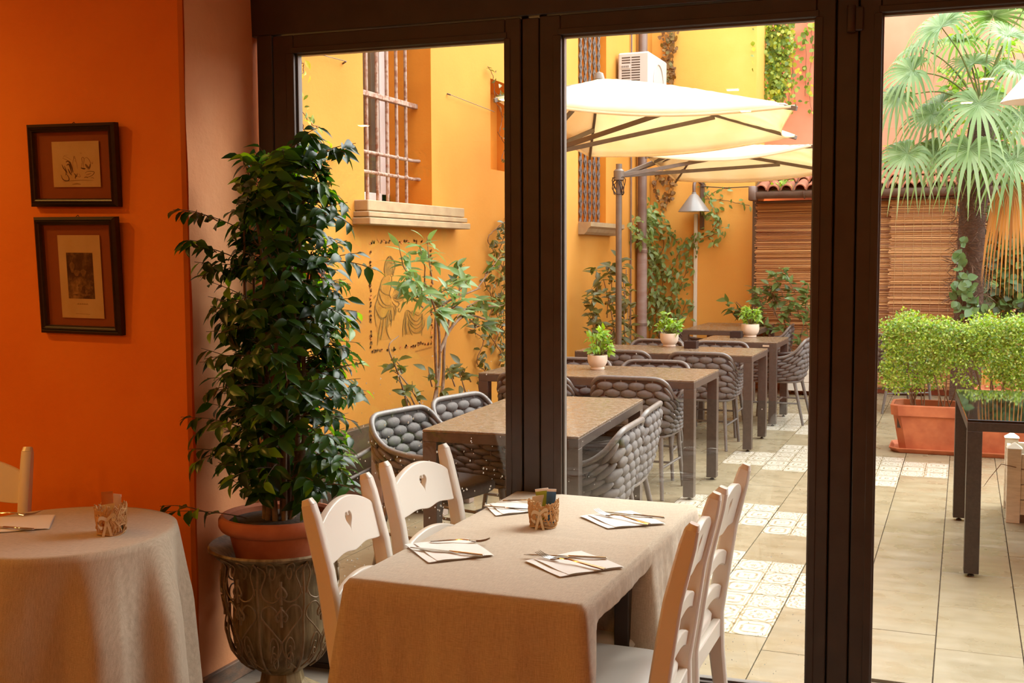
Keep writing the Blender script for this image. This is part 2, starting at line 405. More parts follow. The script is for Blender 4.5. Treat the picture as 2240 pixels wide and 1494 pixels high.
# ---- glazed folding doors
g_top = .5 * (on_win(642, 112)[1] + on_win(1103, 90)[1]); head_z = .5 * (on_win(595, 73)[1] + on_win(1260, 29.5)[1])
U = {k: on_win(*p)[0] for k, p in dict(j=(560, 40), a=(594.5, 73), ag=(642, 112), bg=(1103, 88), b=(1139.5, 45), c=(1179, 42), cg=(1227, 75), dg=(1785, 32), d=(1830.9, 2), e=(1881, 2), eg=(1930.8, 25)).items()}
glass_bottom = .125
def leaf_door(n, u0, g0, g1, u1, label=None):
    t = thing('door_%d' % n, WO, WA, kind='structure')
    for (a, b_, s) in ((u0, g0, 1), (g1, u1, -1)):
        st = MB().box(a + .0025, b_ - .0025, 0.0, .065, .02, head_z - .006, b=.003).build('stile', m_frame, t)
        w = (b_ - a) * .36
        if s > 0: MB().box(b_ - w, b_ + .0005, -.004, .01, glass_bottom, g_top, b=.002).build('glazing_bead', m_frame, st)
        else: MB().box(a - .0005, a + w, -.004, .01, glass_bottom, g_top, b=.002).build('glazing_bead', m_frame, st)
    tr = MB().box(g0 - .002, g1 + .002, 0.0, .065, g_top, head_z - .006, b=.003).build('top_rail', m_frame, t)
    MB().box(g0 - .01, g1 + .01, -.004, .01, g_top + .0005, g_top + .022, b=.002).build('glazing_bead', m_frame, tr)
    br = MB().box(g0 - .002, g1 + .002, 0.0, .065, .02, glass_bottom, b=.003).build('bottom_rail', m_frame, t)
    MB().box(g0 - .01, g1 + .01, -.004, .01, glass_bottom - .025, glass_bottom + .0005, b=.002).build('glazing_bead', m_frame, br)
    mb = MB()
    for (x0, x1, z0, z1) in ((g0, g0 + .006, glass_bottom, g_top), (g1 - .006, g1, glass_bottom, g_top), (g0, g1, g_top - .006, g_top), (g0, g1, glass_bottom, glass_bottom + .006)):
        mb.box(x0, x1, .022, .05, z0, z1)
    mb.build('gasket', m_bead, t)
    MB().box(g0, g1, .034, .038, glass_bottom, g_top).build('glass_pane', m_glass, t)
    return t
door1 = leaf_door(1, U['a'], U['ag'], U['bg'], U['b'])
door2 = leaf_door(2, U['c'], U['cg'], U['dg'], U['d'])
w2 = U['d'] - U['c']; st3 = U['eg'] - U['e']
door3 = leaf_door(3, U['e'], U['eg'], U['e'] + w2 - st3, U['e'] + w2)
u4 = U['e'] + w2 + .05
door4_added = leaf_door(4, u4, u4 + st3, u4 + w2 - st3, u4 + w2)  # unseen further leaf, added to let in more daylight
u_end = u4 + w2
def wstruct(name, mb, mat):
    o = mb.build(name, mat); o.location = WO; o.rotation_euler = (0, 0, WA); o['kind'] = 'structure'; return o
wstruct('trim_1', MB().box(U['j'] - .1, u_end + .3, .0, .08, head_z, 2.96, b=.003), m_frame)          # header panel
wstruct('trim_2', MB().box(U['j'], U['a'] - .0025, .0, .08, 0, head_z, b=.003), m_frame)               # left jamb
wstruct('trim_3', MB().box(U['b'] + .002, U['c'] - .002, .006, .06, .02, head_z - .008, b=.003), m_frame)
wstruct('trim_4', MB().box(U['d'] + .002, U['e'] - .002, .006, .06, .02, head_z - .008, b=.003), m_frame)
wstruct('trim_5', MB().box(U['e'] + w2 + .002, u4 - .002, .006, .06, .02, head_z - .008, b=.003), m_frame)
wstruct('trim_6', MB().box(U['j'], u_end + .05, .0, .12, -.01, .018, b=.002), m_frame)                  # threshold
_g = MB()
for k in ('b', 'c', 'd', 'e'): _g.box(U[k] - .012, U[k] + .012, .045, .058, .02, head_z)
for q in (U['e'] + w2, u4): _g.box(q - .012, q + .012, .045, .058, .02, head_z)
wstruct('trim_7', _g, m_frame_dark)  # dark strips added behind the leaf gaps to stop slots of light
wstruct('wall_beside_doors', bx(u_end, u_end + 2.5, 0, .35, 0, 3.0), m_orange)
# barrel hinge on the strip between the second and third leaf
hu, hz = on_win(1871, 42)
hg = thing('door_hinge', WO, WA, 'dark bronze barrel hinge high on the right-hand door post', 'hinge')
MB().box(hu - .012, hu + .026, -.012, .004, hz - .038, hz + .038, b=.004).build('hinge_leaf', m_frame, hg)
MB().lathe([(.0, -.042), (.013, -.042), (.014, -.038), (.014, .038), (.013, .042), (0, .042)], 14, (hu - .012, -.012, hz), False).build('hinge_barrel', m_frame, hg, 40)
# ---- courtyard ground
XW, YB = -3.7, 14.0
pav = bx(-4.0, 4.6, 3.86, 16.0, -.12, -.012).build('floor_courtyard', m_grout); pav['kind'] = 'structure'
TP, TL, TX = .3293, .604, -.077
tile_me = MB().box(-TP / 2 + .0022, TP / 2 - .0022, -TL / 2 + .0016, TL / 2 - .0016, -.012, 0, b=.0012).mesh('tile'); tile_me.materials.append(m_tile)
tile_mp = tile_me.copy(); tile_mp.materials.clear(); tile_mp.materials.append(m_tilep)
patt = set()
def tidx(x, y):
    p = at_z(x, y); c = math.floor((p.x - TX) / TP); return c, math.floor((p.y + .163 * c) / TL)
for q in ((1680, 1265), (1650, 1345), (1745, 1300), (1650, 1120), (1728, 1145), (1590, 1240), (1545, 1110), (1710, 990), (1740, 1015), (1640, 1005), (1735, 985), (1700, 1020), (1760, 945), (1720, 925), (1690, 930), (1930, 1010), (1935, 1040), (2020, 1020), (2050, 1022), (1590, 1090), (1765, 1150), (1750, 905)): patt.add(tidx(*q))
for c in range(-11, 14):
    for r_ in range(5, 28):
        x = TX + (c + .5) * TP; y = -.163 * c + (r_ + .5) * TL
        if y < 4.15 or y > 13.9 or x < -3.6: continue
        q = px((x, y, 0))
        if not (560 < q[0] < 2380 and 780 < q[1] < 1640): continue
        o = link('tile', tile_mp if (c, r_) in patt else tile_me, None, pav); o.location = (x, y, -.0 + random.uniform(-.0008, .0008))
# plain slabs outside the picture
bx(-4.0, 4.6, 3.80, 4.16, -.012, -.001).build('threshold_slab', m_tile, pav)
bx(1.6, 4.6, 4.16, 15.5, -.011, -.001).build('side_slab', m_tile, pav)
# ---- courtyard walls
OPEN = [(6.63, 7.66, 1.975, 4.2, .42), (8.785, 9.75, 2.33, 3.085, .34), (11.09, 12.06, 1.955, 4.3, .34)]
mb = MB(); y = 3.80; ZT = 5.2
for (a, b_, z0, z1, d) in OPEN:
    mb.box(XW - .45, XW, y, a, 0, ZT); mb.box(XW - .45, XW, a, b_, 0, z0); mb.box(XW - .45, XW, a, b_, z1, ZT); y = b_
mb.box(XW - .45, XW, y, YB + .7, 0, ZT)
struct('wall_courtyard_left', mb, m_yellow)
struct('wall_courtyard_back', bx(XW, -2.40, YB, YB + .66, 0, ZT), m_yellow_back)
struct('wall_red', bx(-2.6, 4.55, 15.1, 15.3, 0, 6.0), m_red)
struct('wall_courtyard_right', bx(4.6, 4.9, 3.9, 15.3, 0, 2.6), m_cream)
struct('wall_facade', bx(-4.2, 4.9, 3.9, 4.2, 2.96, 5.0), m_yellow)
struct('wall_facade_side', bx(-4.2, -3.0, 3.80, 3.9, 0, 2.96), m_yellow)
# dark plinth panel and pale skirting along the foot of the left wall
struct('trim_8', MB().box(XW, XW + .06, 5.55, 6.86, .0, .49, b=.004), m_wood_dark)
struct('trim_9', MB().box(XW, XW + .03, 3.9, 5.54, .0, .12, b=.004), m_cream)
# ---- barred window (window_1)
a, b_, z0, z1, d = OPEN[0]
w1 = thing('window_1', (XW, 0, 0), 0, kind='structure')
mb = MB(); mb.box(-.44, -.425, a, b_, z0, z1); mb.box(-.42, 0.0, b_ - .004, b_, z0, z1); mb.box(-.42, 0, a, a + .004, z0, z1); mb.box(-.42, 0, a, b_, z0, z0 + .004)
mb.build('reveal', m_ochre, w1)
fr = MB(); X0, X1 = -.42, -.35
for (p, q) in ((a, a + .07), (b_ - .14, b_), ((a + b_) / 2 - .06, (a + b_) / 2 + .06)): fr.box(X0, X1, p, q, z0, z1, b=.006)
fr.box(X0, X1, a, b_, z0, z0 + .1, b=.006)
fr.build('window_frame', m_pvc, w1)
MB().box(-.40, -.39, a + .06, (a + b_) / 2 - .05, z0 + .09, z1).build('pane', m_pane, w1)
MB().box(-.40, -.39, (a + b_) / 2 + .05, b_ - .1, z0 + .09, z1).build('pane', m_pane, w1)
for k in range(5):
    yy = 6.91 + k * .147
    MB().tube([(-.13, yy, z0), (-.13, yy, z1)], .0125, 8).build('bar', m_rust, w1, 60)
for zz in (2.18, 2.315): MB().tube([(-.13, a - .02, zz + .012), (-.13, b_ - .05, zz), (-.09, b_ + .02, zz)], .013, 8).build('bar', m_rust, w1, 60)
MB().box(-.15, -.11, a - .02, b_ + .01, 2.70, 2.735, b=.003).build('bar', m_rust, w1)
for k in range(5):
    for zz in (2.18, 2.315): MB().ell((-.13, 6.91 + k * .147, zz + .006), (Vector((.02, 0, 0)), Vector((0, .02, 0)), Vector((0, 0, .018))), 8, 6).build('bar_collar', m_rust, w1, 180)
sl = MB(); sy0, sy1 = 6.47, 8.07
for (p0, p1, ex) in ((1.815, 1.86, .13), (1.866, 1.90, .115), (1.906, 1.975, .10)): sl.box(-.02, ex, sy0 + (.13 - ex), sy1 - (.13 - ex) * 1.5, p0, p1, b=.005)
sl.box(-.02, .085, sy0 + .04, sy1 - .06, 1.82, 1.97); sl.build('window_sill', m_sill, w1)
# niche (window_2)
a, b_, z0, z1, d = OPEN[1]
w2_ = thing('window_2', (XW, 0, 0), 0, kind='structure')
mb = MB(); mb.box(-.44, -.34, a, b_, z0, z1); mb.box(-.36, 0, b_ - .004, b_, z0, z1); mb.box(-.36, 0, a, a + .004, z0, z1); mb.box(-.36, 0, a, b_, z0, z0 + .004); mb.box(-.36, 0, a, b_, z1 - .004, z1)
mb.build('reveal', m_ochre, w2_)
# window with a twisted grille (window_3)
a, b_, z0, z1, d = OPEN[2]
w3 = thing('window_3', (XW, 0, 0), 0, kind='structure')
mb = MB(); mb.box(-.44, -.34, a, b_, z0, z1); mb.box(-.36, 0, b_ - .004, b_, z0, z1); mb.box(-.36, 0, a, b_, z0, z0 + .004)
mb.build('reveal', m_ochre, w3)
for k in range(6):
    for s in (0, 1):
        pts = []
        for i in range(23):
            ph = i * math.pi / 2 + (k % 2) * math.pi / 2
            zz = z0 + (z1 - z0) * i / 22
            pts.append((-.05, a + .07 + k * .155 + (.032 if s else -.032) * (1 if i % 2 == k % 2 else -1), zz))
        MB().tube(pts, .0125, 6).build('bar', m_darkiron, w3, 50)
for k in range(0):
    for i in range(1, 11): MB().ell((-.05, a + .07 + k * .155, z0 + (z1 - z0) * (2 * i + (k % 2)) / 22), (Vector((.02, 0, 0)), Vector((0, .02, 0)), Vector((0, 0, .014))), 6, 4).build('bar_collar', m_darkiron, w3, 180)
sl = MB(); poly = [(-.02, 1.955), (.15, 1.955), (.15, 1.91), (.12, 1.89), (.10, 1.855), (.07, 1.83), (-.02, 1.83)]
sl.prism(poly, lambda p: (p[0], 11.05 + (.15 - p[0]) * .3, p[1]), lambda p: (p[0], 12.28 - (.15 - p[0]) * .5, p[1])); sl.build('window_sill', m_sill, w3)
# ---- low tiled lean-to behind: wall, posts, roof tiles, gutter
sh = thing('lean_to', (0, 0, 0), 0, 'low lean-to with mossy terracotta tile roof against the salmon wall', 'shed')
MB().box(-2.36, 3.2, 13.80, 14.9, 0, 2.25).build('shed_wall', m_red, sh)
MB().prism([(13.60, 2.30), (14.99, 2.80), (14.99, 2.86), (13.60, 2.36)], lambda p: (-2.36, p[0], p[1]), lambda p: (3.2, p[0], p[1])).build('roof_deck', m_wood_dark, sh)
def tile_half(L=.36, r0=.068, r1=.055, th=.012):
    mb = MB(); n = 8
    def fn(i, j):
        r = r0 + (r1 - r0) * j; rr = r - (th if i > n else 0)
        a_ = math.pi * (i if i <= n else 2 * n + 1 - i) / n
        return (rr * math.cos(a_), L * j, rr * math.sin(a_))
    mb.grid(fn, 2 * n + 2, 2, True); mb.f += [tuple(range(2 * n + 2))[::-1]]
    return mb.mesh('roof_tile', 60)
rt = tile_half(); rt.materials.append(m_rooft)
slope = math.atan2(.5, 1.4)
for r_ in range(4):
    for c in range(27):
        o = link('roof_tile', rt, None, sh); yy = 13.585 + r_ * .30
        o.location = (-2.27 + c * .150 + random.uniform(-.012, .012), yy, 2.362 + r_ * .108 + random.uniform(0, .01)); o.rotation_euler = (slope - .06, random.uniform(-.05, .05), random.uniform(-.05, .05))
g = MB()
def gf(i, j):
    n = 12; r = .075 if i <= n else .068; a_ = math.pi + math.pi * (i if i <= n else 2 * n + 1 - i) / n
    return (-2.38 + 5.6 * j, 13.53 + r * math.cos(a_), 2.345 + r * math.sin(a_))
g.grid(gf, 26, 2, True); g.box(-2.385, -2.30, 13.45, 13.61, 2.25, 2.42, b=.01); g.build('gutter', m_gutter, sh, 50)
for xx in (-1.75, -.6, .5): MB().tube([(xx, 13.53 + .082 * math.cos(t_), 2.345 + .082 * math.sin(t_)) for t_ in [math.pi + math.pi * q / 8 for q in range(9)]], .006, 6).build('gutter_bracket', m_gutter, sh)
MB().box(-2.38, -2.33, 13.72, 13.80, 0, 2.28, b=.004).build('corner_post', m_wood_dark, sh)
# downpipe in the corner of the yellow walls
dp = thing('downpipe', (XW + .075, 13.30, 0), 0, 'thick brown-grey drainpipe running down the corner of the yellow walls', 'drainpipe')
MB().tube([(0, 0, 0), (0, 0, 1.7)], .062, 16).build('lower_pipe', M('old brown pipe', '8a6f66', '9c8880', rough=.5, ns=5, stretch=(1, 1, 3), bump=.1), dp, 60)
MB().tube([(0, 0, 1.7), (0, 0, 7.5)], .055, 16).build('upper_pipe', m_gutter, dp, 60)
for zz in (.55, .78, 1.66): MB().lathe([(.056, -.02), (.069, -.015), (.069, .015), (.056, .02)], 16, (0, 0, zz), False).build('pipe_collar', m_gutter, dp, 50)
tag(MB().tube([(XW + .02, 13.0, .2), (XW + .02, 13.0, 4.5)], .011, 6).build('thin_conduit', m_gutter, None, 60), 'thin conduit climbing the yellow wall beside the drainpipe', 'conduit')
# ---- indoor ceiling panels (their own light), as mirrored in the pictures, plus wall washers added unseen
m_panel = emit_mat('lit panel', 'ffe2b4', 4.0)
PW = 15.0
PANELS = [(-6.9, -.7), (-7.6, -1.6), (-6.2, -2.4)] + [(-5.0 + 1.9 * i, -1.6 - 1.4 * j) for j in range(2) for i in range(4)] + [(-4.1, 2.1), (-5.0, 2.1)]  # last pair: washers added to brighten the orange wall
for i, (x, y) in enumerate(PANELS):
    t = thing('ceiling_light', (x, y, 2.95), 0, 'small square ceiling downlight, of a set partly mirrored in the glass and partly added', 'light', 'ceiling downlights')
    MB().box(-.06, .06, -.06, .06, -.012, 0, b=.003).build('light_frame', m_cream, t)
    MB().box(-.05, .05, -.05, .05, -.016, -.011).build('diffuser', m_panel, t)
    ld = bpy.data.lights.new('downlight', 'AREA'); ld.shape = 'SQUARE'; ld.size = .09; ld.energy = PW * (.8 if y > 1 else .92); ld.color = (1.0, .47, .09)
    lo = bpy.data.objects.new('downlight', ld); COL.objects.link(lo); lo.parent = t; lo.location = (0, 0, -.02)
# ================================================================ INDOOR OBJECTS
m_chairw = M('satin white lacquer', 'e9e2d6', rough=.28, bump=.02, bs=20)
m_linen = linen('taupe linen', 'a8957e', 'd4c3ab')
m_napkin = M('white paper napkin', 'f1ece4', rough=.85, bump=.25, bs=90, bd=.001)
m_steel = M('polished cutlery steel', 'c9c2b8', rough=.12, metal=1)
m_black = M('black lacquered wood', '1d1410', '2c1c14', rough=.35, ns=8, stretch=(1, 8, 8))
m_straw = M('woven straw', 'cda672', 'b98b55', rough=.75, ns=40, bump=.3)
m_dark_leg = M('dark table leg', '3a2f28', rough=.5)
def curve_plate(name, outlines, thick, bev=.003):
    # flat plate with holes from closed 2D outlines (x, z), extruded along y
    cu = bpy.data.curves.new(name, 'CURVE'); cu.dimensions = '2D'; cu.fill_mode = 'BOTH'; cu.extrude = thick / 2 - bev; cu.bevel_depth = bev; cu.bevel_resolution = 2; cu.offset = -bev
    for o in outlines:
        sp = cu.splines.new('POLY'); sp.points.add(len(o) - 1); sp.use_cyclic_u = True
        for p, (x, z) in zip(sp.points, o): p.co = (x, z, 0, 1)
    ob = bpy.data.objects.new(name, cu); COL.objects.link(ob)
    dg = bpy.context.evaluated_depsgraph_get(); me = bpy.data.meshes.new_from_object(ob.evaluated_get(dg))
    bpy.data.objects.remove(ob); bpy.data.curves.remove(cu)
    me.transform(Matrix.Rotation(R(90), 4, 'X')); me.materials.clear(); me.shade_smooth(); me.set_sharp_from_angle(angle=R(40)); return me
def back_y(z): return -.185 - .0 * z - max(0, z - .48) * .15 - max(0, z - .75) * .10
def lean(me, bow=.018, hw=.18):
    for v in me.vertices: v.co.y += back_y(v.co.z) - bow * (1 - (v.co.x / hw) ** 2)
    me.update()
def heart(cx, cz, s):
    out = []
    for i in range(28):
        t = 2 * math.pi * i / 28
        out.append((cx + s * 16 * math.sin(t) ** 3 / 17, cz + s * (13 * math.cos(t) - 5 * math.cos(2 * t) - 2 * math.cos(3 * t) - math.cos(4 * t)) / 13))
    return out
def wooden_chair():
    t = thing('dining_chair', cat='chair', group='white heart-back chairs')
    for sx in (-1, 1):
        pts = [(-.235, 0), (-.21, .18), (-.19, .36)] + [(back_y(z), z) for z in (.48, .58, .68, .76, .84, .90, .94)]
        me = MB().rect_sweep([(y, z) for y, z in pts], [.034] * 10, [.034, .040, .048, .052, .052, .050, .048, .046, .044, .036])
        o = me.build('back_post', m_chairw, t, 45); o.location = (sx * .188, 0, 0)
        cap = MB().rect_sweep([(back_y(.94), .939), (back_y(.955) - .002, .955)], [.034, .028], [.036, .022]); cap.build('post_top', m_chairw, o, 45)
        l = MB().rect_sweep([(.185, 0), (.185, .2), (.185, .465)], [.03, .036, .04], [.03, .036, .04]); l.build('front_leg', m_chairw, t, 45).location = (sx * .19, 0, 0)
    # top rail with arched crown, wavy lower edge and heart cut-out
    hw = .174; n = 26
    top = [(-hw + 2 * hw * i / n, .872 + .052 * math.cos(math.pi / 2 * (2 * i / n - 1)) ** .8 if 0 < i < n else .872) for i in range(n + 1)]
    bot = [(hw - 2 * hw * i / n, .772 + .020 * (1 - math.cos(2 * math.pi * (i / n))) / 2 - .018 * math.exp(-((i / n - .5) / .16) ** 2)) for i in range(n + 1)]
    me = curve_plate('top_rail', [top + bot, heart(0, .862, .021)], .02); lean(me, 0, hw); link('top_rail', me, m_chairw, t)
    for zc, nm in ((.655, 'back_slat'), (.545, 'back_slat')):
        up = [(-hw + 2 * hw * i / n, zc + .022 + .038 * (1 - (2 * i / n - 1) ** 2)) for i in range(n + 1)]
        dn = [(hw - 2 * hw * i / n, zc - .022 + .034 * (1 - (2 * i / n - 1) ** 2)) for i in range(n + 1)]
        me = curve_plate(nm, [up + dn], .018, .004); lean(me, 0, hw); link(nm, me, m_chairw, t)
    # seat: softly rounded board
    mb = MB(); hw2 = .215
    def outline(k, inset):
        out = []
        for i in range(40):
            a = 2 * math.pi * i / 40; c, s = math.cos(a), math.sin(a)
            e = 5.0; r = (abs(c) ** e + abs(s) ** e) ** (-1 / e)
            wy = .205 - inset; wx = (.215 - inset) * (1 + .04 * s)
            out.append((wx * r * c, .015 + wy * r * s, k))
        return out
    rings = [outline(.462, .012), outline(.466, .002), outline(.482, 0), outline(.492, .006), outline(.497, .022), outline(.493, .12)]
    V = [p for r_ in rings for p in r_]; FS = [(i * 40 + j, i * 40 + (j + 1) % 40, (i + 1) * 40 + (j + 1) % 40, (i + 1) * 40 + j) for i in range(5) for j in range(40)]
    FS += [tuple(range(40))[::-1], tuple(200 + j for j in range(40))]; mb.add(V, FS); mb.build('seat', m_chairw, t, 50)
    mb = MB().box(-.17, .17, .170, .195, .405, .462, b=.003); mb.build('apron', m_chairw, t); MB().box(-.17, .17, -.205, -.18, .405, .462, b=.003).build('apron', m_chairw, t)
    for sx in (-1, 1):
        MB().box(sx * .188 - .011, sx * .188 + .011, -.18, .175, .405, .462, b=.003).build('apron', m_chairw, t)
        MB().tube([(sx * .188, -.21, .2), (sx * .188, .185, .2)], .011, 8).build('stretcher', m_chairw, t, 60)
    MB().tube([(-.188, -.02, .2), (.188, -.02, .2)], .011, 8).build('stretcher', m_chairw, t, 60)
    return t
chair = wooden_chair(); cu_ = []
# chairs face the table: local +y is the front
G = 'white heart-back chairs'
place(chair, cu_, (-1.363, 2.787, 0), R(-84.8), 'white heart-back dining chair left of the set table, nearest the potted ficus', G)
place(chair, cu_, (-1.403, 3.304, 0), R(-94.3), 'white heart-back dining chair left of the set table, nearest the glass door', G)
place(chair, cu_, (-.882, 2.838, 0), R(93.4), 'white heart-back dining chair right of the set table, nearest the viewer, with white seat showing', G)
place(chair, cu_, (-.893, 3.311, 0), R(90.4), 'white heart-back dining chair right of the set table, next to the patterned tiles', G)
place(chair, cu_, (-3.027, 2.624, 0), R(-155), 'cream heart-back chair behind the round table, half cut off by the left edge', G)
# ---- the two joined tables and their cloths
TZ = .752
def square_table(name, x0, x1, y0, y1, label):
    t = thing(name, ((x0 + x1) / 2, (y0 + y1) / 2, 0), 0, label, 'table')
    w, d = (x1 - x0) / 2 - .004, (y1 - y0) / 2 - .004
    MB().box(-w, w, -d, d, TZ - .028, TZ - .001, b=.003).build('tabletop', m_dark_leg, t)
    for sx in (-1, 1):
        for sy in (-1, 1): MB().box(sx * (w - .05) - .022, sx * (w - .05) + .022, sy * (d - .05) - .022, sy * (d - .05) + .022, 0, TZ - .028, b=.003).build('leg', m_dark_leg, t)
TX0, TX1, TY0, TYM, TY1 = -1.487, -.845, 2.560, 3.166, 3.770
square_table('dining_table', TX0, TX1, TY0, TYM, 'square dining table under the linen cloth nearest the viewer')
square_table('dining_table', TX0, TX1, TYM + .004, TY1, 'square dining table under the linen cloth touching the glass door')
def cloth(x0, x1, y0, y1, z, drops, seed, name, label, flare=.10, amp=.02, corner_r=.012):
    """drops = overhang length front(-y), right(+x), back(+y), left(-x); skirt blends between them at the corners"""
    rnd = random.Random(seed); mb = MB(); per = []
    nx, ny = 44, 44
    for i in range(nx): per.append((x0 + (x1 - x0) * i / nx, y0, 0, i / nx))
    for i in range(ny): per.append((x1, y0 + (y1 - y0) * i / ny, 1, i / ny))
    for i in range(nx): per.append((x1 - (x1 - x0) * i / nx, y1, 2, i / nx))
    for i in range(ny): per.append((x0, y1 - (y1 - y0) * i / ny, 3, i / ny))
    cx, cy = (x0 + x1) / 2, (y0 + y1) / 2; N = len(per)
    nrm = ((0, -1), (1, 0), (0, 1), (-1, 0)); ph = [rnd.uniform(0, 6.28) for _ in range(6)]
    # flat top as rings toward the centre
    V = []; FS = []; RI = [1.0, .97, .9, .6, .25]
    for k in RI:
        for (x, y, s, f) in per: V.append((cx + (x - cx) * k, cy + (y - cy) * k, z + (0 if k < .985 else -.0015)))
    V.append((cx, cy, z)); c_i = len(V) - 1
    for r_ in range(len(RI) - 1):
        for j in range(N): FS.append((r_ * N + j, r_ * N + (j + 1) % N, (r_ + 1) * N + (j + 1) % N, (r_ + 1) * N + j))
    for j in range(N): FS.append(((len(RI) - 1) * N + j, (len(RI) - 1) * N + (j + 1) % N, c_i))
    ROWS = 22; base = len(V)
    for q in range(1, ROWS + 1):
        t = q / ROWS
        for j, (x, y, s, f) in enumerate(per):
            n0 = Vector(nrm[s]); cdist = min(f, 1 - f)
            nb = nrm[(s + 1) % 4] if f > .5 else nrm[(s - 1) % 4]
            w = max(0, 1 - cdist / .16); blend = .5 * w * w
            n = (n0 * (1 - blend) + Vector(nb) * blend).normalized()
            dn = drops[(s + 1) % 4] if f > .5 else drops[(s - 1) % 4]
            D = drops[s] * (1 - blend) + dn * blend
            L = D * t; curl = min(L, .014)
            fold = amp * math.sin(f * 9 + ph[s]) + amp * .5 * math.sin(f * 23 + ph[(s + 1) % 4]) + .004 * math.sin(f * 57 + ph[4])
            k = min(1, L / .25)
            out = .004 + .008 * min(1, L / .02) + (flare * (blend * 1.9) + flare * .22) * (L / .5) + fold * k * .8 + .010 * w * k
            V.append((x + n.x * out, y + n.y * out, z - .0015 - max(0, L - .004)))
    for q in range(ROWS):
        for j in range(N):
            j2 = (j + 1) % N
            a, b = (j, j2) if q == 0 else (base + (q - 1) * N + j, base + (q - 1) * N + j2)
            FS.append((a, base + q * N + j, base + q * N + j2, b))
    mb.add(V, FS); me = mb.mesh(name, 180)
    o = link(name, me, m_linen); sol = o.modifiers.new('thickness', 'SOLIDIFY'); sol.thickness = .0022; sol.offset = 1
    return tag(o, label, 'tablecloth', 'taupe linen cloths')
cloth(TX0, TX1, TYM - .008, TY1, TZ, (.40, .235, .02, .2), 5, 'tablecloth', 'taupe linen tablecloth on the table half against the glass door', .10, .010)
cloth(TX0, TX1, TY0, TYM + .004, TZ + .005, (.62, .066, .012, .2), 11, 'tablecloth', 'taupe linen tablecloth on the table half nearest the viewer, hanging low in front', .06, .012)
CZ1, CZ2 = TZ + .0095, TZ + .0045     # upper faces of the near and far cloth
# ---- round table by the wall
RC = (-2.60, 2.715); RR = .335
rt_ = thing('round_table', (RC[0], RC[1], 0), 0, 'small round pedestal table hidden under a long linen cloth', 'table')
MB().lathe([(0, TZ - .03), (RR - .012, TZ - .03), (RR - .008, TZ - .015), (RR - .012, TZ - .002), (0, TZ - .002)], 40, close=False).build('tabletop', m_dark_leg, rt_, 40)
MB().lathe([(0, 0), (.2, 0), (.2, .02), (.05, .05), (.04, TZ - .03), (0, TZ - .03)], 24, close=False).build('pedestal', m_dark_leg, rt_, 40)
def round_cloth():
    N = 160; V = []; FS = []; rings = [.02, .4, .8, .96]
    for k in rings:
        for j in range(N):
            a = 2 * math.pi * j / N; V.append((RC[0] + RR * k * math.cos(a), RC[1] + RR * k * math.sin(a), TZ))
    ROWS = 26
    for q in range(ROWS + 1):
        t = q / ROWS; L = .70 * t
        for j in range(N):
            a = 2 * math.pi * j / N
            f = math.sin(a * 8 + .9 * math.sin(a * 2 + .7)); f = math.copysign(abs(f) ** .65, f) * .85 + .2 * math.sin(a * 19 + 1.3)
            k = min(1, (L / .26))
            r = RR + .006 + .05 * (L / .7) + .030 * f * k + .012 * k
            V.append((RC[0] + r * math.cos(a), RC[1] + r * math.sin(a), TZ - .001 - max(0, L - .006) if q else TZ - .0006))
    rows = len(rings) + ROWS + 1
    for i in range(rows - 1):
        for j in range(N): FS.append((i * N + j, (i + 1) * N + j, (i + 1) * N + (j + 1) % N, i * N + (j + 1) % N))
    FS.append(tuple(range(N)))
    me = MB().add(V, FS).mesh('tablecloth', 180); o = link('tablecloth', me, m_linen)
    sol = o.modifiers.new('thickness', 'SOLIDIFY'); sol.thickness = .002; sol.offset = 1
    tag(o, 'taupe linen tablecloth falling in folds over the round table', 'tablecloth', 'taupe linen cloths')
round_cloth(); CZ3 = TZ + .0022
# ---- napkins and cutlery
def fork_proto():
    mb = MB(); prof = [(0, .0065, .002), (.03, .0065, .0035), (.07, .0042, .006), (.10, .003, .008), (.125, .003, .006), (.137, .008, .003), (.15, .0115, .002)]
    V = [];
    for (y, w, z) in prof: V += [(-w, y, z), (w, y, z), (w * .8, y, z + .0024), (-w * .8, y, z + .0024)]
    FS = [(4 * i + j, 4 * i + (j + 1) % 4, 4 * i + 4 + (j + 1) % 4, 4 * i + 4 + j) for i in range(len(prof) - 1) for j in range(4)] + [(3, 2, 1, 0), tuple(4 * (len(prof) - 1) + j for j in range(4))]
    mb.add(V, FS)
    for k in range(4):
        x = -.0095 + k * .00633; mb.tube([(x, .149, .003), (x, .165, .0035), (x, .182, .007), (x, .196, .013)], [.0017, .0016, .0014, .0007], 5)
    return mb.mesh('fork', 60)
def knife_proto():
    mb = MB(); mb.box(-.0045, .0045, 0, .098, .0005, .0055, b=.0018)
    V = []
    for (y, w0, w1) in ((.096, -.004, .004), (.105, -.0055, .008), (.16, -.0055, .0085), (.19, -.0050, .006), (.208, -.002, -.0005)):
        V += [(w0, y, .001), (w1, y, .0022), (w0, y, .0032)]
    FS = [(3 * i + j, 3 * i + (j + 1) % 3, 3 * i + 3 + (j + 1) % 3, 3 * i + 3 + j) for i in range(4) for j in range(3)] + [(2, 1, 0), (12, 13, 14)]
    mb.add(V, FS); return mb.mesh('knife', 40)
fork_me, knife_me = fork_proto(), knife_proto(); fork_me.materials.append(m_steel); knife_me.materials.append(m_steel)
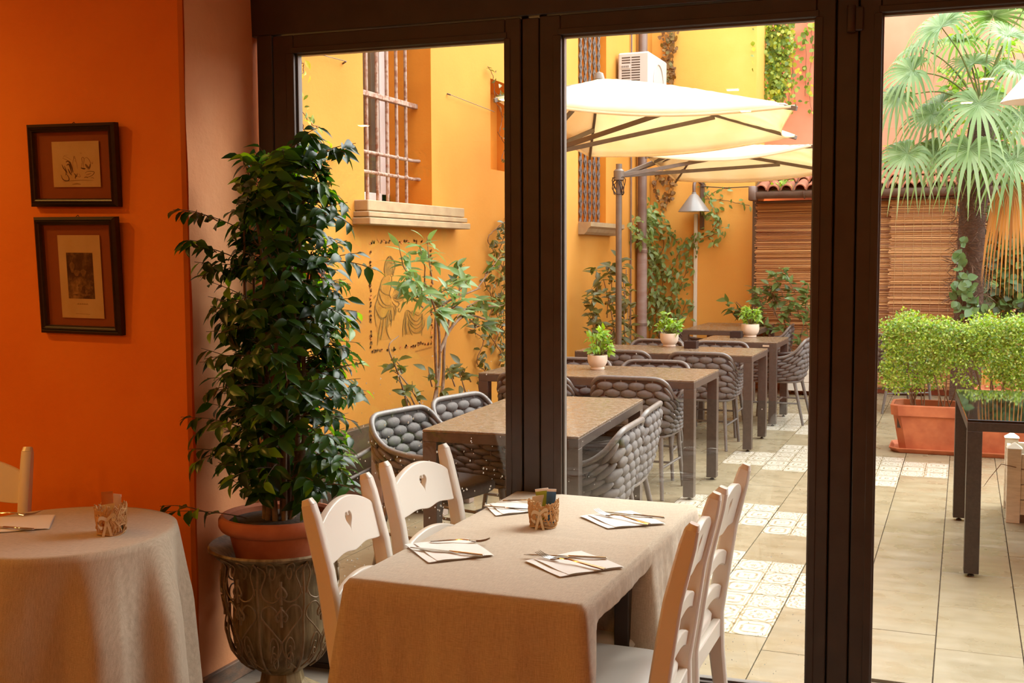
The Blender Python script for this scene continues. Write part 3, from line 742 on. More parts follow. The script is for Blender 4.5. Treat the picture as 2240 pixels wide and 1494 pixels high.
def set_place(corners, fork, knife, z, where):
    """corners: four napkin corner pixels (outline); fork / knife: handle-end and tip pixels"""
    P = [at_z(x, y, z) for x, y in corners]
    mb = MB(); up = Vector((0, 0, 1)); c = sum(P, Vector()) / 4; n = 8
    def pt(s, t): return P[0] * (1 - s) * (1 - t) + P[1] * s * (1 - t) + P[2] * s * t + P[3] * (1 - s) * t
    def layer(z0, z1, fn):
        mb.grid(lambda i, j: fn(i / n, j / n) + up * (z1 + .0012 * math.sin(i * 1.3 + j * .8)), n + 1, n + 1)
        mb.grid(lambda i, j: fn(1 - i / n, j / n) + up * z0, n + 1, n + 1)
    # two stacked folded leaves, the upper shifted a little so that the fold line shows
    layer(.0006, .002, pt)
    sh = (P[2] - P[0]) * .03
    layer(.0028, .0044, lambda s, t: pt(s * .86 + .1, t * .97) + sh)
    o = mb.build('napkin', m_napkin, None, 40); tag(o, 'folded white paper napkin %s' % where, 'napkin', 'paper napkins')
    for me, (a, b), cat, L, zz in ((fork_me, fork, 'fork', .196, .0058), (knife_me, knife, 'knife', .208, .0058)):
        A, B = at_z(*a, z), at_z(*b, z); d = B - A
        q = link(cat, me, None); q.location = A + up * zz; q.rotation_euler = (0, 0, math.atan2(d.y, d.x) - R(90)); q.scale = (max(.8, min(1.15, d.length / L)),) * 3
        tag(q, 'steel %s lying on the napkin %s' % (cat, where), cat, 'steel %ss' % cat)
set_place([(885, 1192), (1025, 1180), (1081, 1216), (938, 1232)], ((942, 1190), (1072, 1190)), ((1058, 1222), (898, 1203)), CZ1, 'at the near left seat')
set_place([(1148, 1228), (1270, 1206), (1366, 1242), (1226, 1263)], ((1322, 1252), (1158, 1218)), ((1328, 1228), (1146, 1219)), CZ1, 'at the near right seat')
set_place([(1060, 1105), (1130, 1098), (1200, 1116), (1085, 1129)], ((1100, 1100), (1165, 1102)), ((1058, 1112), (1160, 1119)), CZ2, 'at the far left seat beside the basket')
set_place([(1268, 1130), (1380, 1118), (1456, 1147), (1330, 1157)], ((1420, 1152), (1292, 1124)), ((1455, 1139), (1308, 1124)), CZ2, 'at the far right seat')
set_place([(-60, 1136), (122, 1127), (108, 1158), (-70, 1172)], ((-60, 1132), (112, 1131)), ((74, 1164), (-90, 1152)), CZ3, 'on the round table')
# ---- sachet baskets
def basket(name, P, r, h, seed, label, sach):
    t = thing(name, P, 0, label, 'basket'); rnd = random.Random(seed); mb = MB()
    mb.lathe([(0, .001), (r * .86, .001), (r * .9, .004), (0, .004)], 24, close=False)
    for k in range(4): mb.tube([((r * (.9 + .1 * k / 3)) * math.cos(a), (r * (.9 + .1 * k / 3)) * math.sin(a), .004 + h * k / 3.4 + .004 * math.sin(a * 3 + k)) for a in [2 * math.pi * i / 28 for i in range(28)]], .0022, 5, closed=True)
    for k in range(150):
        a = rnd.uniform(0, 6.283); da = rnd.uniform(-.9, .9); z0 = rnd.uniform(0, h * .8); z1 = min(h * rnd.uniform(.9, 1.12), z0 + rnd.uniform(.3, .9) * h)
        pts = []
        for i in range(6):
            f = i / 5; zz = z0 + (z1 - z0) * f; rr = r * (.9 + .1 * zz / h) + rnd.uniform(-.0015, .0015)
            pts.append((rr * math.cos(a + da * f), rr * math.sin(a + da * f), zz))
        mb.tube(pts, rnd.uniform(.0014, .0032), 5)
    o = mb.build('weave', m_straw, t, 60)
    # raffia bow
    rb = MB()
    for s in (-1, 1):
        d = ray(px(P)[0], px(P)[1]); fw = Vector((-d.x, -d.y, 0)).normalized(); sd = Vector((-fw.y, fw.x, 0)); b0 = fw * (r + .003) + Vector((0, 0, h * .62)) - sd * .012
        def wf(i, j): 
            f = i / 8; return b0 + sd * s * (.026 * math.sin(f * 2.6)) + Vector((0, 0, 1)) * (s * .012 * f + .012 * math.sin(f * 5) + (j - .5) * .012 * (1 - f * .3)) + fw * .006 * math.sin(f * 3)
        rb.grid(wf, 9, 2)
        rb.grid(lambda i, j: b0 + sd * s * (.012 * i / 6) + Vector((0, 0, -.05 * i / 6)) + sd * (j - .5) * .008, 7, 2)
    rb.build('raffia_bow', M('pale raffia', 'd8c6a4', rough=.8), t)
    for k, (cname, col, dx, dy, hh, ang, w) in enumerate(sach):
        m = M('sachet ' + cname, col, rough=.45)
        s_ = thing('sachet', Vector(P) + Vector((dx, dy, .0)), 0, '%s condiment sachet standing in the basket %s' % (cname, 'on the set table' if 'set table' in label else 'on the round table'), 'sachet', 'condiment sachets')
        T = Matrix.Translation((0, 0, hh / 2 + .006)) @ Matrix.Rotation(R(ang) + YAW, 4, 'Z') @ Matrix.Rotation(R(rnd.uniform(-14, 14)), 4, 'Y') @ Matrix.Rotation(R(rnd.uniform(-8, 8)), 4, 'X')
        MB().grid(lambda i, j: T @ Vector(((i / 6 - .5) * w, .004 * math.sin(math.pi * i / 6) * math.sin(math.pi * j / 6), (j / 6 - .5) * hh)), 7, 7).add(*(lambda g: (g.v, [f[::-1] for f in g.f]))(MB().grid(lambda i, j: T @ Vector(((i / 6 - .5) * w, -.004 * math.sin(math.pi * i / 6) * math.sin(math.pi * j / 6), (j / 6 - .5) * hh)), 7, 7))).build('packet', m, s_, 180)
        for sg in (-1, 1): MB().box(-w / 2, w / 2, -.0009, .0009, sg * hh / 2 - .004, sg * hh / 2 + .004, T=T).build('crimped_edge', m_napkin if cname in ('blue', 'green') else m, s_)
    return t
Pb = at_z(1186, 1152, CZ2); Pb.y += .012
basket('sachet_basket', (Pb.x, Pb.y, CZ2), .047, .078, 3, 'small woven straw basket of sachets standing on the set table', [('blue', '3d6d9a', .022, .004, .108, 10, .03), ('green', '9aa82a', .0, .008, .108, -8, .042), ('cream', 'e8d7b0', -.018, -.006, .088, 25, .04), ('amber', 'c08a35', -.012, .016, .082, -30, .04)])
Pb2 = at_z(234, 1170, CZ3); Pb2.y += .02
basket('sachet_basket', (Pb2.x, Pb2.y, CZ3), .046, .086, 8, 'small woven straw basket of sachets standing on the round table', [('orange', 'c8722a', -.016, .004, .118, 20, .034), ('lilac', 'd8c4d0', .020, .006, .114, -15, .028), ('cream', 'e6d6b4', .004, -.008, .084, 5, .04), ('olive', '7a7440', .006, .014, .08, 40, .036)])
# ---- framed prints on the orange wall
m_ink = M('brown ink', '5a4028', rough=.9); m_ink2 = M('pale ink', '8a6a44', rough=.9); m_paper = M('aged paper', 'd9b98c', 'cfab78', rough=.85, ns=8)
m_mat = M('rust red mat board', '8f4a22', rough=.85)
m_pglass = glass_mat('picture glass', (.96, .97, .96), 1.45)
def engraving():
    t = NT('dark engraving'); v = t.coords((1, 1, 1)); f = t.noise(v, 22, 8, .7); f2 = t.noise(v, 7, 3)
    t.l(t.ramp(t.math('MULTIPLY', t.math('ADD', f, f2), .5), [(.40, '1e140c'), (.50, '4a3520'), (.60, '8f6c42'), (.7, 'c09a66')]), t.b.inputs['Base Color']); t.b.inputs['Roughness'].default_value = .9; return t.m
def picture(cpx, w, h, tilt, label, fw, sheet, draw):
    P = at_y(cpx[0], cpx[1], 3.283)
    t = thing('framed_print', (P.x, 3.278, P.z), 0, label, 'picture', 'framed prints'); t.rotation_euler = (R(3.2), R(tilt), 0)
    # local: x across, z up, -y toward the room
    prof = [(0, .012), (0, -.012), (.35, -.020), (.45, -.017), (.6, -.022), (.72, -.018), (.86, -.016), (1, -.008), (1, .012)]
    for (sd, L, nm) in ((0, w, 'frame_bar'), (1, h, 'frame_bar'), (2, w, 'frame_bar'), (3, h, 'frame_bar')):
        mb = MB(); V = []; rot = (0, -math.pi / 2, math.pi, math.pi / 2)[sd]; half = (h if sd in (0, 2) else w) / 2
        for s in (-1, 1):
            for (q, y) in prof:
                xx = s * (L / 2 - q * fw); zz = half - q * fw; c_, s_ = math.cos(rot), math.sin(rot)
                V.append((xx * c_ - zz * s_, y, xx * s_ + zz * c_))
        k = len(prof); mb.add(V, [(i, i + 1, k + i + 1, k + i) for i in range(k - 1)] + [(k - 1, 0, k, 2 * k - 1)]); me = mb.mesh(nm, None); fix_normals(me); link(nm, me, m_black, t)
    MB().box(-w / 2 + fw * .8, w / 2 - fw * .8, .004, .009, -h / 2 + fw * .8, h / 2 - fw * .8).build('mat_board', m_mat, t)
    sx, sz, sw, sh_, srot = sheet
    s = MB().box(-sw / 2, sw / 2, -.0012, 0, -sh_ / 2, sh_ / 2).build('print_sheet', m_paper, t); s.location = (sx, .0005, sz); s.rotation_euler = (0, R(srot), 0)
    draw(s, sw, sh_)
    MB().box(-w / 2 + fw * .9, w / 2 - fw * .9, -.0095, -.0075, -h / 2 + fw * .9, h / 2 - fw * .9).build('glass', m_pglass, t)
    MB().tube([(-.012, .008, h / 2 - .004), (0, .012, h / 2 + .006), (.012, .008, h / 2 - .004)], .0015, 5).build('hanging_loop', m_black, t)
    return t
def poultry(s, sw, sh_):
    # strokes traced in the sheet's own frame (0..1 across, 0..1 down)
    fn = lambda p: ((p[0] - .5) * sw, -.0016, (.5 - p[1]) * sh_)
    ink, pale = MB(), MB()
    st = [([(.2, .5), (.23, .58), (.28, .66), (.27, .74)], .02, 0), ([(.25, .53), (.28, .62), (.31, .7)], .015, 0), ([(.17, .73), (.2, .82), (.26, .86), (.33, .85), (.33, .78), (.28, .7)], .022, 0),
          ([(.29, .45), (.34, .43), (.38, .48), (.41, .58), (.43, .68)], .035, 0), ([(.3, .52), (.35, .5), (.38, .58), (.4, .7)], .03, 0), ([(.33, .6), (.36, .68), (.4, .74)], .025, 0), ([(.45, .7), (.48, .74), (.47, .82)], .02, 0), ([(.52, .7), (.5, .76), (.46, .8)], .018, 0), ([(.55, .7), (.58, .76), (.56, .78), (.5, .76)], .007, 0),
          ([(.43, .6), (.44, .45), (.46, .38), (.49, .36), (.5, .42), (.52, .5), (.53, .6)], .009, 1), ([(.46, .37), (.47, .33), (.49, .34)], .014, 1), ([(.47, .42), (.5, .44)], .006, 1),
          ([(.61, .58), (.64, .46), (.63, .38), (.66, .35), (.68, .4), (.66, .5), (.66, .58)], .012, 1), ([(.68, .38), (.74, .36), (.79, .42), (.81, .5), (.79, .6), (.74, .62)], .012, 1), ([(.6, .58), (.66, .6), (.7, .6)], .03, 0), ([(.7, .5), (.74, .56), (.78, .6)], .05, 1), ([(.75, .6), (.79, .56), (.8, .5)], .02, 0),
          ([(.68, .7), (.74, .66), (.82, .66), (.88, .68), (.84, .74), (.76, .78), (.7, .78)], .012, 0), ([(.7, .74), (.76, .72), (.82, .7)], .012, 1), ([(.66, .8), (.7, .78), (.74, .8)], .014, 0), ([(.8, .8), (.84, .8), (.87, .82)], .01, 0),
          ([(.22, .36), (.3, .4), (.4, .46)], .01, 1), ([(.25, .32), (.33, .35), (.42, .42)], .006, 1), ([(.24, .36), (.26, .31), (.34, .3)], .005, 1), ([(.2, .88), (.4, .86), (.6, .85), (.85, .86)], .012, 1), ([(.4, .94), (.5, .93), (.58, .94)], .02, 1), ([(.83, .46), (.85, .5), (.86, .45)], .008, 1), ([(.6, .25), (.62, .27), (.63, .25)], .006, 1)]
    for pts, w, k in st:
        ribbon(pale if k else ink, spline(pts, 5), w, lambda p: fn(p))
    ink.build('drawing', m_ink, s); pale.build('faint_drawing', m_ink2, s)
def scene_print(s, sw, sh_):
    x0, x1, z0, z1 = -.315 * sw, .31 * sw, -.265 * sh_, .29 * sh_
    MB().box(x0, x1, -.0016, -.0012, z0, z1).build('engraved_plate', engraving(), s)
    lt = MB()
    for (u, v, a, b) in ((.2, .68, .09, .12), (.36, .56, .12, .07), (.62, .56, .1, .08), (.47, .27, .08, .05), (.45, .2, .07, .04), (.7, .14, .05, .06), (.92, .24, .03, .04), (.5, .08, .3, .03)):
        c = Vector((x0 + (x1 - x0) * u, -.0018, z0 + (z1 - z0) * v)); lt.add([c + Vector((math.cos(q) * a * (x1 - x0) * (1 + .3 * math.sin(3 * q)), 0, math.sin(q) * b * (z1 - z0))) for q in [2 * math.pi * i / 14 for i in range(14)]], [tuple(range(14))])
    lt.build('highlights', M('engraving lights', '8a6840', '5c4426', rough=.9, ns=60), s)
    cp = MB()
    for k in range(16): cp.box(-.13 * sw + k * .017 * sw, -.13 * sw + k * .017 * sw + .010 * sw, -.0016, -.0012, -.335 * sh_, -.335 * sh_ + .008 * sh_ * (1 + (k * 7) % 3) * .6)
    cp.box(-.17 * sw, .17 * sw, -.0016, -.0012, -.452 * sh_, -.449 * sh_); cp.build('caption', m_ink2, s)
PW1 = at_y(258, 360, 3.283).x - at_y(68, 360, 3.283).x
picture((164, 362), PW1, .300, 1.2, 'framed engraving of poultry on the orange wall, upper of the two', .030, (.010, .004, .218, .165, 0), poultry)
picture((176, 603), at_y(264, 600, 3.283).x - at_y(88, 600, 3.283).x, .430, .6, 'framed dark engraving on tall paper on the orange wall, lower of the two', .030, (.006, -.004, .196, .305, 0), scene_print)
# ================================================================ COURTYARD FURNITURE
m_chairf = M('grey powder-coated tube', '605a56', '6d6762', rough=.4, ns=60)
m_rope = M('padded grey belt', '595452', '65605c', rough=.75, ns=50, bump=.3, bs=400, bd=.0015)
m_shell = M('dark chair lining', '3b3735', rough=.85)
m_wet = wet_top('wet taupe table top', '6b5a48', '776653')
m_tleg = M('dark taupe metal', '443b35', '4f453e', rough=.4, ns=40)
m_blkglass = M('black glass top', '12100d', rough=.03, spec=.5)
m_blkmetal = M('wet black metal', '2b2724', '3a3530', rough=.35, ns=80, bump=.5, bs=220, bd=.002)
OT = .792   # courtyard table height
def woven_chair():
    t = thing('woven_armchair', cat='chair', group='grey woven armchairs')
    half = [(0, -.300, .845), (.14, -.300, .845), (.215, -.294, .838), (.262, -.272, .805), (.285, -.225, .745), (.297, -.14, .690), (.302, -.02, .668), (.300, .10, .662), (.292, .20, .655), (.280, .255, .628), (.262, .275, .58)]
    half = spline(half, 4); rim = [(-x, y, z) for x, y, z in half[::-1]] + half[1:]
    low_h = spline([(0, -.235, .43), (.14, -.230, .43), (.20, -.215, .43), (.228, -.18, .43), (.240, -.12, .43), (.247, -.05, .43), (.250, .03, .43), (.250, .10, .43), (.248, .17, .43), (.244, .215, .43), (.238, .245, .43)], 4)
    low = [(-x, y, z) for x, y, z in low_h[::-1]] + low_h[1:]
    n = len(rim)
    MB().tube(rim, .0155, 9).build('top_rail', m_chairf, t, 60)
    MB().tube(low, .012, 8).build('base_rail', m_chairf, t, 60)
    for k in (0, -1): MB().tube([rim[k], Vector(rim[k]) * .5 + Vector(low[k]) * .5 + Vector((0, .012, 0)), low[k]], .013, 8).build('arm_post', m_chairf, t, 60)
    RA = [Vector(p) for p in rim]; LA = [Vector(p) for p in low]
    cum = [0]
    for i in range(1, n): cum.append(cum[-1] + ((RA[i] + LA[i]) / 2 - (RA[i - 1] + LA[i - 1]) / 2).length)
    def at(u, v):
        s = u * cum[-1]; i = min(max([k for k in range(n) if cum[k] <= s + 1e-9]), n - 2); f = (s - cum[i]) / (cum[i + 1] - cum[i])
        a = LA[i].lerp(LA[i + 1], f); b = RA[i].lerp(RA[i + 1], f); return a.lerp(b, v) - (b - a).normalized() * 0 + 0 * a
    def bulge(u, v):
        p = at(u, v); c = Vector((0, -.02, p.z)); o = (p - c); o.z = 0; return p + o.normalized() * .018 * math.sin(math.pi * v)
    MB().grid(lambda i, j: bulge(i / 40, .02 + .95 * j / 6), 41, 7).build('back_shell', m_shell, t, 180)
    NU, NV = 14, 7
    # upright cords between the rails
    mb = MB()
    for k in range(NU): mb.tube([bulge((k + .5) / NU, v) for v in (.0, .3, .6, .85, .99)], .0075, 5)
    mb.build('upright_cord', m_rope, t, 60)
    for r_ in range(NV):
        mb = MB()
        for k in range(NU + (r_ % 2)):
            u = (k + (0.5 if r_ % 2 == 0 else 0)) / NU
            if u < .015 or u > .985: continue
            v = .06 + .86 * (r_ + .5) / NV; p = bulge(u, v); e = 1e-2
            tu = (bulge(min(u + e, 1), v) - bulge(max(u - e, 0), v)).normalized(); tv = (bulge(u, min(v + e, 1)) - bulge(u, max(v - e, 0))); hgt = tv.length / (2 * e); tv.normalize()
            nr = tu.cross(tv).normalized(); w = cum[-1] / NU
            mb.ell(p, (tu * w * .57, nr * .023, tv * hgt * .86 / NV * .60), 10, 6)
        mb.build('woven_band', m_rope, t, 180)
    mb = MB(); V = []
    for (z, s) in ((.43, .94), (.445, 1.0), (.475, 1.0), (.492, .95), (.497, .8)):
        for i in range(28):
            a = 2 * math.pi * i / 28; c, q = math.cos(a), math.sin(a); r = (abs(c) ** 4 + abs(q) ** 4) ** (-.25); V.append((.232 * s * r * c, .01 + .232 * s * r * q, z))
    mb.add(V, [(i * 28 + j, i * 28 + (j + 1) % 28, (i + 1) * 28 + (j + 1) % 28, (i + 1) * 28 + j) for i in range(4) for j in range(28)] + [tuple(range(28))[::-1], tuple(112 + j for j in range(28))])
    mb.build('seat_cushion', m_rope, t, 60)
    for sx in (-1, 1):
        MB().tube([(sx * .225, .225, .43), (sx * .255, .262, 0)], [.017, .013], 10).build('leg', m_chairf, t, 60)
        MB().tube([(sx * .205, -.20, .43), (sx * .240, -.295, 0)], [.017, .013], 10).build('leg', m_chairf, t, 60)
        MB().tube([(sx * .240, .243, .215), (sx * .222, -.247, .215)], .009, 6).build('stretcher', m_chairf, t, 60)
    MB().tube([(-.23, 0, .215), (.23, 0, .215)], .009, 6).build('stretcher', m_chairf, t, 60)
    return t
def table(w, d, loc, rz, label, top=m_wet, leg=m_tleg, group='wet taupe courtyard tables', lw=.035):
    t = thing('courtyard_table', loc, rz, label, 'table', group)
    MB().box(-w / 2, w / 2, -d / 2, d / 2, OT - .012, OT, b=.002).build('tabletop', top, t)
    for (x0, x1, y0, y1) in ((-w / 2, w / 2, -d / 2, -d / 2 + .03), (-w / 2, w / 2, d / 2 - .03, d / 2), (-w / 2, -w / 2 + .03, -d / 2 + .03, d / 2 - .03), (w / 2 - .03, w / 2, -d / 2 + .03, d / 2 - .03)):
        MB().box(x0, x1, y0, y1, OT - .058, OT - .012, b=.002).build('apron', leg, t)
    for sx in (-1, 1):
        for sy in (-1, 1):
            cx, cy = sx * (w / 2 - lw), sy * (d / 2 - lw)
            l = MB().box(cx - lw, cx + lw, cy - lw, cy + lw, .018, OT - .058, b=.002).build('leg', leg, t)
            MB().lathe([(0, 0), (.016, 0), (.016, .006), (.006, .01), (.006, .02), (0, .02)], 10, (cx, cy, 0), False).build('levelling_foot', m_frame_dark, l)
    return t
T1 = (-2.02, 5.48); T2 = (-2.385, 7.64); T3 = (-2.35, 9.62); T4 = (-2.00, 11.10); T5 = (-2.50, 13.02)
table(.76, 1.42, (T1[0], T1[1], 0), R(3.5), 'wet taupe table nearest the glass doors, partly behind the dark door post')
table(1.53, .80, (T2[0], T2[1], 0), 0, 'wet taupe table second from the doors, with a potted plant on its left half')
table(1.52, .78, (T3[0], T3[1], 0), 0, 'wet taupe table third from the doors, holding a potted plant and a dark ashtray')
t4_ = table(.76, .76, (T4[0], T4[1], 0), 0, 'wet taupe small table fourth from the doors, with the pale pot at its middle')
table(.80, 1.38, (T5[0], T5[1], 0), 0, 'wet taupe table farthest from the doors, below the yellow back wall')
gt = table(1.3, 1.34, (.646, 6.68, 0), R(2.8), 'black glass-topped table at the right edge reflecting the hedge', m_blkglass, m_blkmetal, None)
if 'group' in gt: del gt['group']
# small badge on the edge of the fourth table
MB().box(.25, .31, -.384, -.3795, OT - .042, OT - .026).build('maker_badge', M('pale badge', 'cbb9a2', rough=.4), t4_)['label'] = 'tiny pale rectangular badge'
ch = woven_chair(); ch.scale = (.95, .95, .95); uc = []; G2 = 'grey woven armchairs'
def pc(x, y, deg, label): place(ch, uc, (x, y, 0), R(deg), 'grey woven armchair ' + label, G2)
pc(-2.45, 5.17, -101, 'on the wall side of the nearest courtyard table, closer to the doors')
pc(-2.42, 5.82, -103, 'on the wall side of the nearest table, before the leafy shrub')
pc(-1.735, 5.17, 92, 'on the paving side of the nearest courtyard table, just outside the glass')
pc(-1.80, 5.80, 94, 'on the paving side of the nearest courtyard table, behind another armchair rim')
pc(-2.04, 7.45, 0, 'with its back to the doors at the second table, right-hand one')
pc(-2.72, 7.45, 0, 'with its back to the doors at the second table, left-hand one')
pc(-2.16, 8.10, 182, 'facing the doors across the second table, right-hand one')
pc(-2.78, 8.10, 180, 'facing the doors across the second table, left-hand one')
pc(-2.02, 9.47, 1, 'with its back to the doors at the third table, right-hand one')
pc(-2.70, 9.47, 0, 'with its back to the doors at the third table, left-hand one')
pc(-2.09, 10.17, 180, 'facing the doors across the third table, right-hand one')
pc(-2.72, 10.22, 176, 'facing the doors across the third table, left-hand one')
pc(-1.66, 11.10, 88, 'at the paving side of the small fourth table, in full side view')
pc(-2.50, 11.30, -88, 'on the wall side of the small fourth table')
pc(-2.92, 12.80, -100, 'on the wall side of the farthest table, near the wall pipe')
pc(-2.12, 13.25, 92, 'on the paving side of the farthest table, before the reed blind')
pc(-.62, 12.3, -60, 'behind the hedge, its rim just showing left of the leaves')
# ---- ashtrays
for (q, zx) in (((1511, 762), 'third'), ((1610, 739), 'fourth')):
    P = at_z(q[0], q[1], OT); t = thing('ashtray', (P.x, P.y + .02, OT), 0, 'dark square ashtray on the %s courtyard table' % zx, 'ashtray')
    mb = MB(); s = .055; h = .065
    mb.box(-s, s, -s, s, 0, .008, b=.002)
    for (x0, x1, y0, y1) in ((-s, s, -s, -s + .008), (-s, s, s - .008, s), (-s, -s + .008, -s + .008, s - .008), (s - .008, s, -s + .008, s - .008)): mb.box(x0, x1, y0, y1, .006, h, b=.002)
    mb.build('tray', m_frame_dark, t)
    MB().box(-.045, .045, -.045, .045, .006, .012).build('ash_bed', M('grey ash', '77716a', rough=.95), t)
# ---- parasols
m_canvas = M('off-white canvas', 'faeed2', 'f5e4c0', rough=.85, ns=3, transl=.5, bump=.15, bs=30)
m_mast = M('brown metal mast', '5f5146', '6a5a4c', rough=.45, ns=20)
def parasol(label, C, apex_h, pole, hub_z):
    """C: corners NL, NR, FR, FL (3D)"""
    t = thing('parasol', (pole[0], pole[1], 0), 0, label, 'parasol', 'off-white square parasols'); O = Vector((pole[0], pole[1], 0))
    NL, NR, FR, FL = [Vector(c) - O for c in C]; n = 32; AP = .22; ctr = (NL + NR + FR + FL) / 4
    def surf(s, t_):
        p = NL * (1 - s) * (1 - t_) + NR * s * (1 - t_) + FR * s * t_ + FL * (1 - s) * t_
        a, b = 2 * s - 1, 2 * t_ - 1; m = max(abs(a), abs(b)); mn = min(abs(a), abs(b))
        ah = (s - AP) / (1 - AP) if s > AP else (AP - s) / AP; h = apex_h * (1 - max(ah, abs(b))) ** .95
        edge = m ** 4 * (1 - (mn / max(m, 1e-6)) ** 2)
        q = p + (ctr - p) * .10 * edge; q.z += h - .075 * edge * (1 if True else 0); return q
    g0 = MB().grid(lambda i, j: surf(i / n, j / n), n + 1, n + 1)
    can = g0.build('canopy', m_canvas, t, 180); so = can.modifiers.new('thickness', 'SOLIDIFY'); so.thickness = .003
    # hem band hanging from the edges
    hem = MB()
    ed = [surf(i / n, 0) for i in range(n)] + [surf(1, i / n) for i in range(n)] + [surf(1 - i / n, 1) for i in range(n)] + [surf(0, 1 - i / n) for i in range(n)]
    hem.grid(lambda i, j: ed[i] + Vector((0, 0, -.022 * j)), len(ed), 2, True)
    hm = hem.build('hem', m_canvas, can, 180); so = hm.modifiers.new('thickness', 'SOLIDIFY'); so.thickness = .004
    apex = surf(AP, .5); hub = Vector((0, 0, hub_z))
    for c in (NL, NR, FR, FL):
        mid = (apex + c) / 2 + Vector((0, 0, -.03)); d = (c - apex).normalized()
        def bar(A, B, w, nm):
            dz = (B - A).normalized(); x = dz.cross(Vector((0, 0, 1))).normalized(); y = x.cross(dz); Tm = Matrix((x, y, dz)).transposed().to_4x4(); Tm.translation = A
            return MB().box(-w / 2, w / 2, -w * .75, w * .75, 0, (B - A).length, b=.002, T=Tm).build(nm, m_mast, t)
        bar(apex + Vector((0, 0, -.03)), c + d * .02 + Vector((0, 0, -.024)), .022, 'rib')
        bar(hub, mid + (c - apex) * .08 + Vector((0, 0, -.02)), .024, 'strut')
    MB().tube([(0, 0, 0), (0, 0, hub_z * .55), (hub.x, hub.y, hub_z + .12)], .032, 12).build('mast', m_mast, t, 60)
    MB().tube([(0, 0, hub_z), apex + Vector((0, 0, -.02))], .02, 10).build('mast_arm', m_mast, t, 60)
    MB().lathe([(.034, -.05), (.055, -.04), (.055, .05), (.034, .07)], 12, tuple(hub), False).build('hub_collar', m_mast, t, 40)
    MB().lathe([(0, 0), (.05, -.01), (.035, .04), (0, .055)], 10, tuple(apex), False).build('finial', m_mast, t, 60)
    MB().lathe([(0, 0), (.22, 0), (.22, .05), (.05, .07), (.05, .14), (0, .14)], 20, (0, 0, 0), False).build('base', m_tleg, t, 40)
    rnd = random.Random(hash(label) % 1000); cb = MB()
    for k in range(5):
        a0 = rnd.uniform(0, 6.28); pts = []
        for i in range(14):
            a = a0 + i * .55; pts.append((hub.x + .05 * math.cos(a) + .02 * math.sin(i), hub.y + .05 * math.sin(a), hub.z - .10 + .09 * math.sin(i * .7 + k)))
        cb.tube(pts, .004, 5)
    cb.build('tangled_cable', m_frame_dark, t, 60)
    return t
p1 = at_x(1160, 345, -3.25); p2 = at_x(1354, 385, -3.25)
NRa = at_z(1738, 229, 2.66); FRa = at_z(1738, 288, 2.66)
NLa = at_y(1085, 212, NRa.y - .1); FLa = at_y(1290, 338, FRa.y - .1); FRa = at_y(1738, 294, FRa.y)
parasol('off-white square parasol nearest the doors, its canopy filling the middle pane', (NLa, NRa, FRa, FLa), .40, (p1.x, p1.y), p1.z)
NRb = at_z(1779, 315, 2.66); FRb = at_z(1830, 352, 2.66)
NLb = at_y(1415, 338, NRb.y); FLb = at_y(1478, 392, FRb.y); FRb = at_y(1830, 372, FRb.y)
parasol('off-white square parasol behind the first one, above the far tables', (NLb, NRb, FRb, FLb), .22, (p2.x, p2.y), p2.z)
# ---- air conditioner on the left wall
A = at_x(1353, 180, XW + .04); ac0 = at_y(1420, 180, A.y); depth = ac0.x - (XW + .03); zt = at_y(1356, 116, A.y).z; zb = zt - .62; yl = .80
ac = thing('air_conditioner', (XW, A.y, 0), 0, 'white outdoor air-conditioning unit high on the yellow wall above the canopy', 'air conditioner')
m_acw = M('white painted steel', 'b9b0a8', rough=.4); m_slot = M('dark vent gap', '4a3a2e', rough=.8)
MB().box(.03, .03 + depth, 0, yl, zb, zt, b=.018).build('casing', m_acw, ac)
for c in range(2):
    for k in range(17):
        x0 = .03 + depth * (.13 + .31 * c); z = zt - .055 - k * .028
        if c == 0 and k in (3, 4): continue
        MB().box(x0, x0 + depth * .27, -.003, .004, z - .009, z + .004, b=.001).build('vent_slot', m_slot, ac)
z = zt - .055 - 3.5 * .028; cp_ = MB().box(.03 + depth * .1, .03 + depth * .40, -.008, .004, z - .024, z + .016, b=.002).build('grip_plate', m_acw, ac)
for k in range(8): MB().box(.03 + depth * (.13 + .03 * k), .03 + depth * (.145 + .03 * k), -.0095, -.007, z - .014, z + .008).build('grip_slit', m_slot, cp_)
MB().box(.03, .03 + depth, .1, .14, zb - .04, zb, b=.004).build('bracket', m_acw, ac); MB().box(.03, .03 + depth, yl - .14, yl - .1, zb - .04, zb, b=.004).build('bracket', m_acw, ac)
MB().tube([(.03 + depth + .006, yl / 2 + .22 * math.cos(q), (zt + zb) / 2 + .22 * math.sin(q)) for q in [2 * math.pi * i / 30 for i in range(30)]], .006, 6, closed=True).build('fan_ring', m_acw, ac, 60)
# ---- lamps with conical shades
m_shade = M('grey enamel shade', '8d8a86', rough=.35, metal=.2); m_shade_w = M('white enamel', 'efe9e0', rough=.4)
L0 = at_y(1518, 463, YB - .22); r_s = (at_y(1552, 463, YB - .22).x - at_y(1484, 463, YB - .22).x) / 2
la = thing('wall_lamp', (L0.x, L0.y, 0), 0, 'grey conical wall lamp on a curved arm on the yellow back wall', 'lamp')
MB().lathe([(r_s, L0.z), (r_s - .004, L0.z + .008), (.05, L0.z + .20), (.028, L0.z + .215), (.028, L0.z + .235), (0, L0.z + .235)], 32, close=False).build('lamp_shade', m_shade, la, 40)
MB().lathe([(r_s - .006, L0.z + .002), (.04, L0.z + .19), (0, L0.z + .19)], 32, close=False).build('shade_lining', m_shade_w, la, 40)
MB().lathe([(0, -.05), (.03, -.035), (.035, 0), (.015, .05), (0, .06)], 12, (0, 0, L0.z + .1), False).build('bulb', m_shade_w, la, 60)
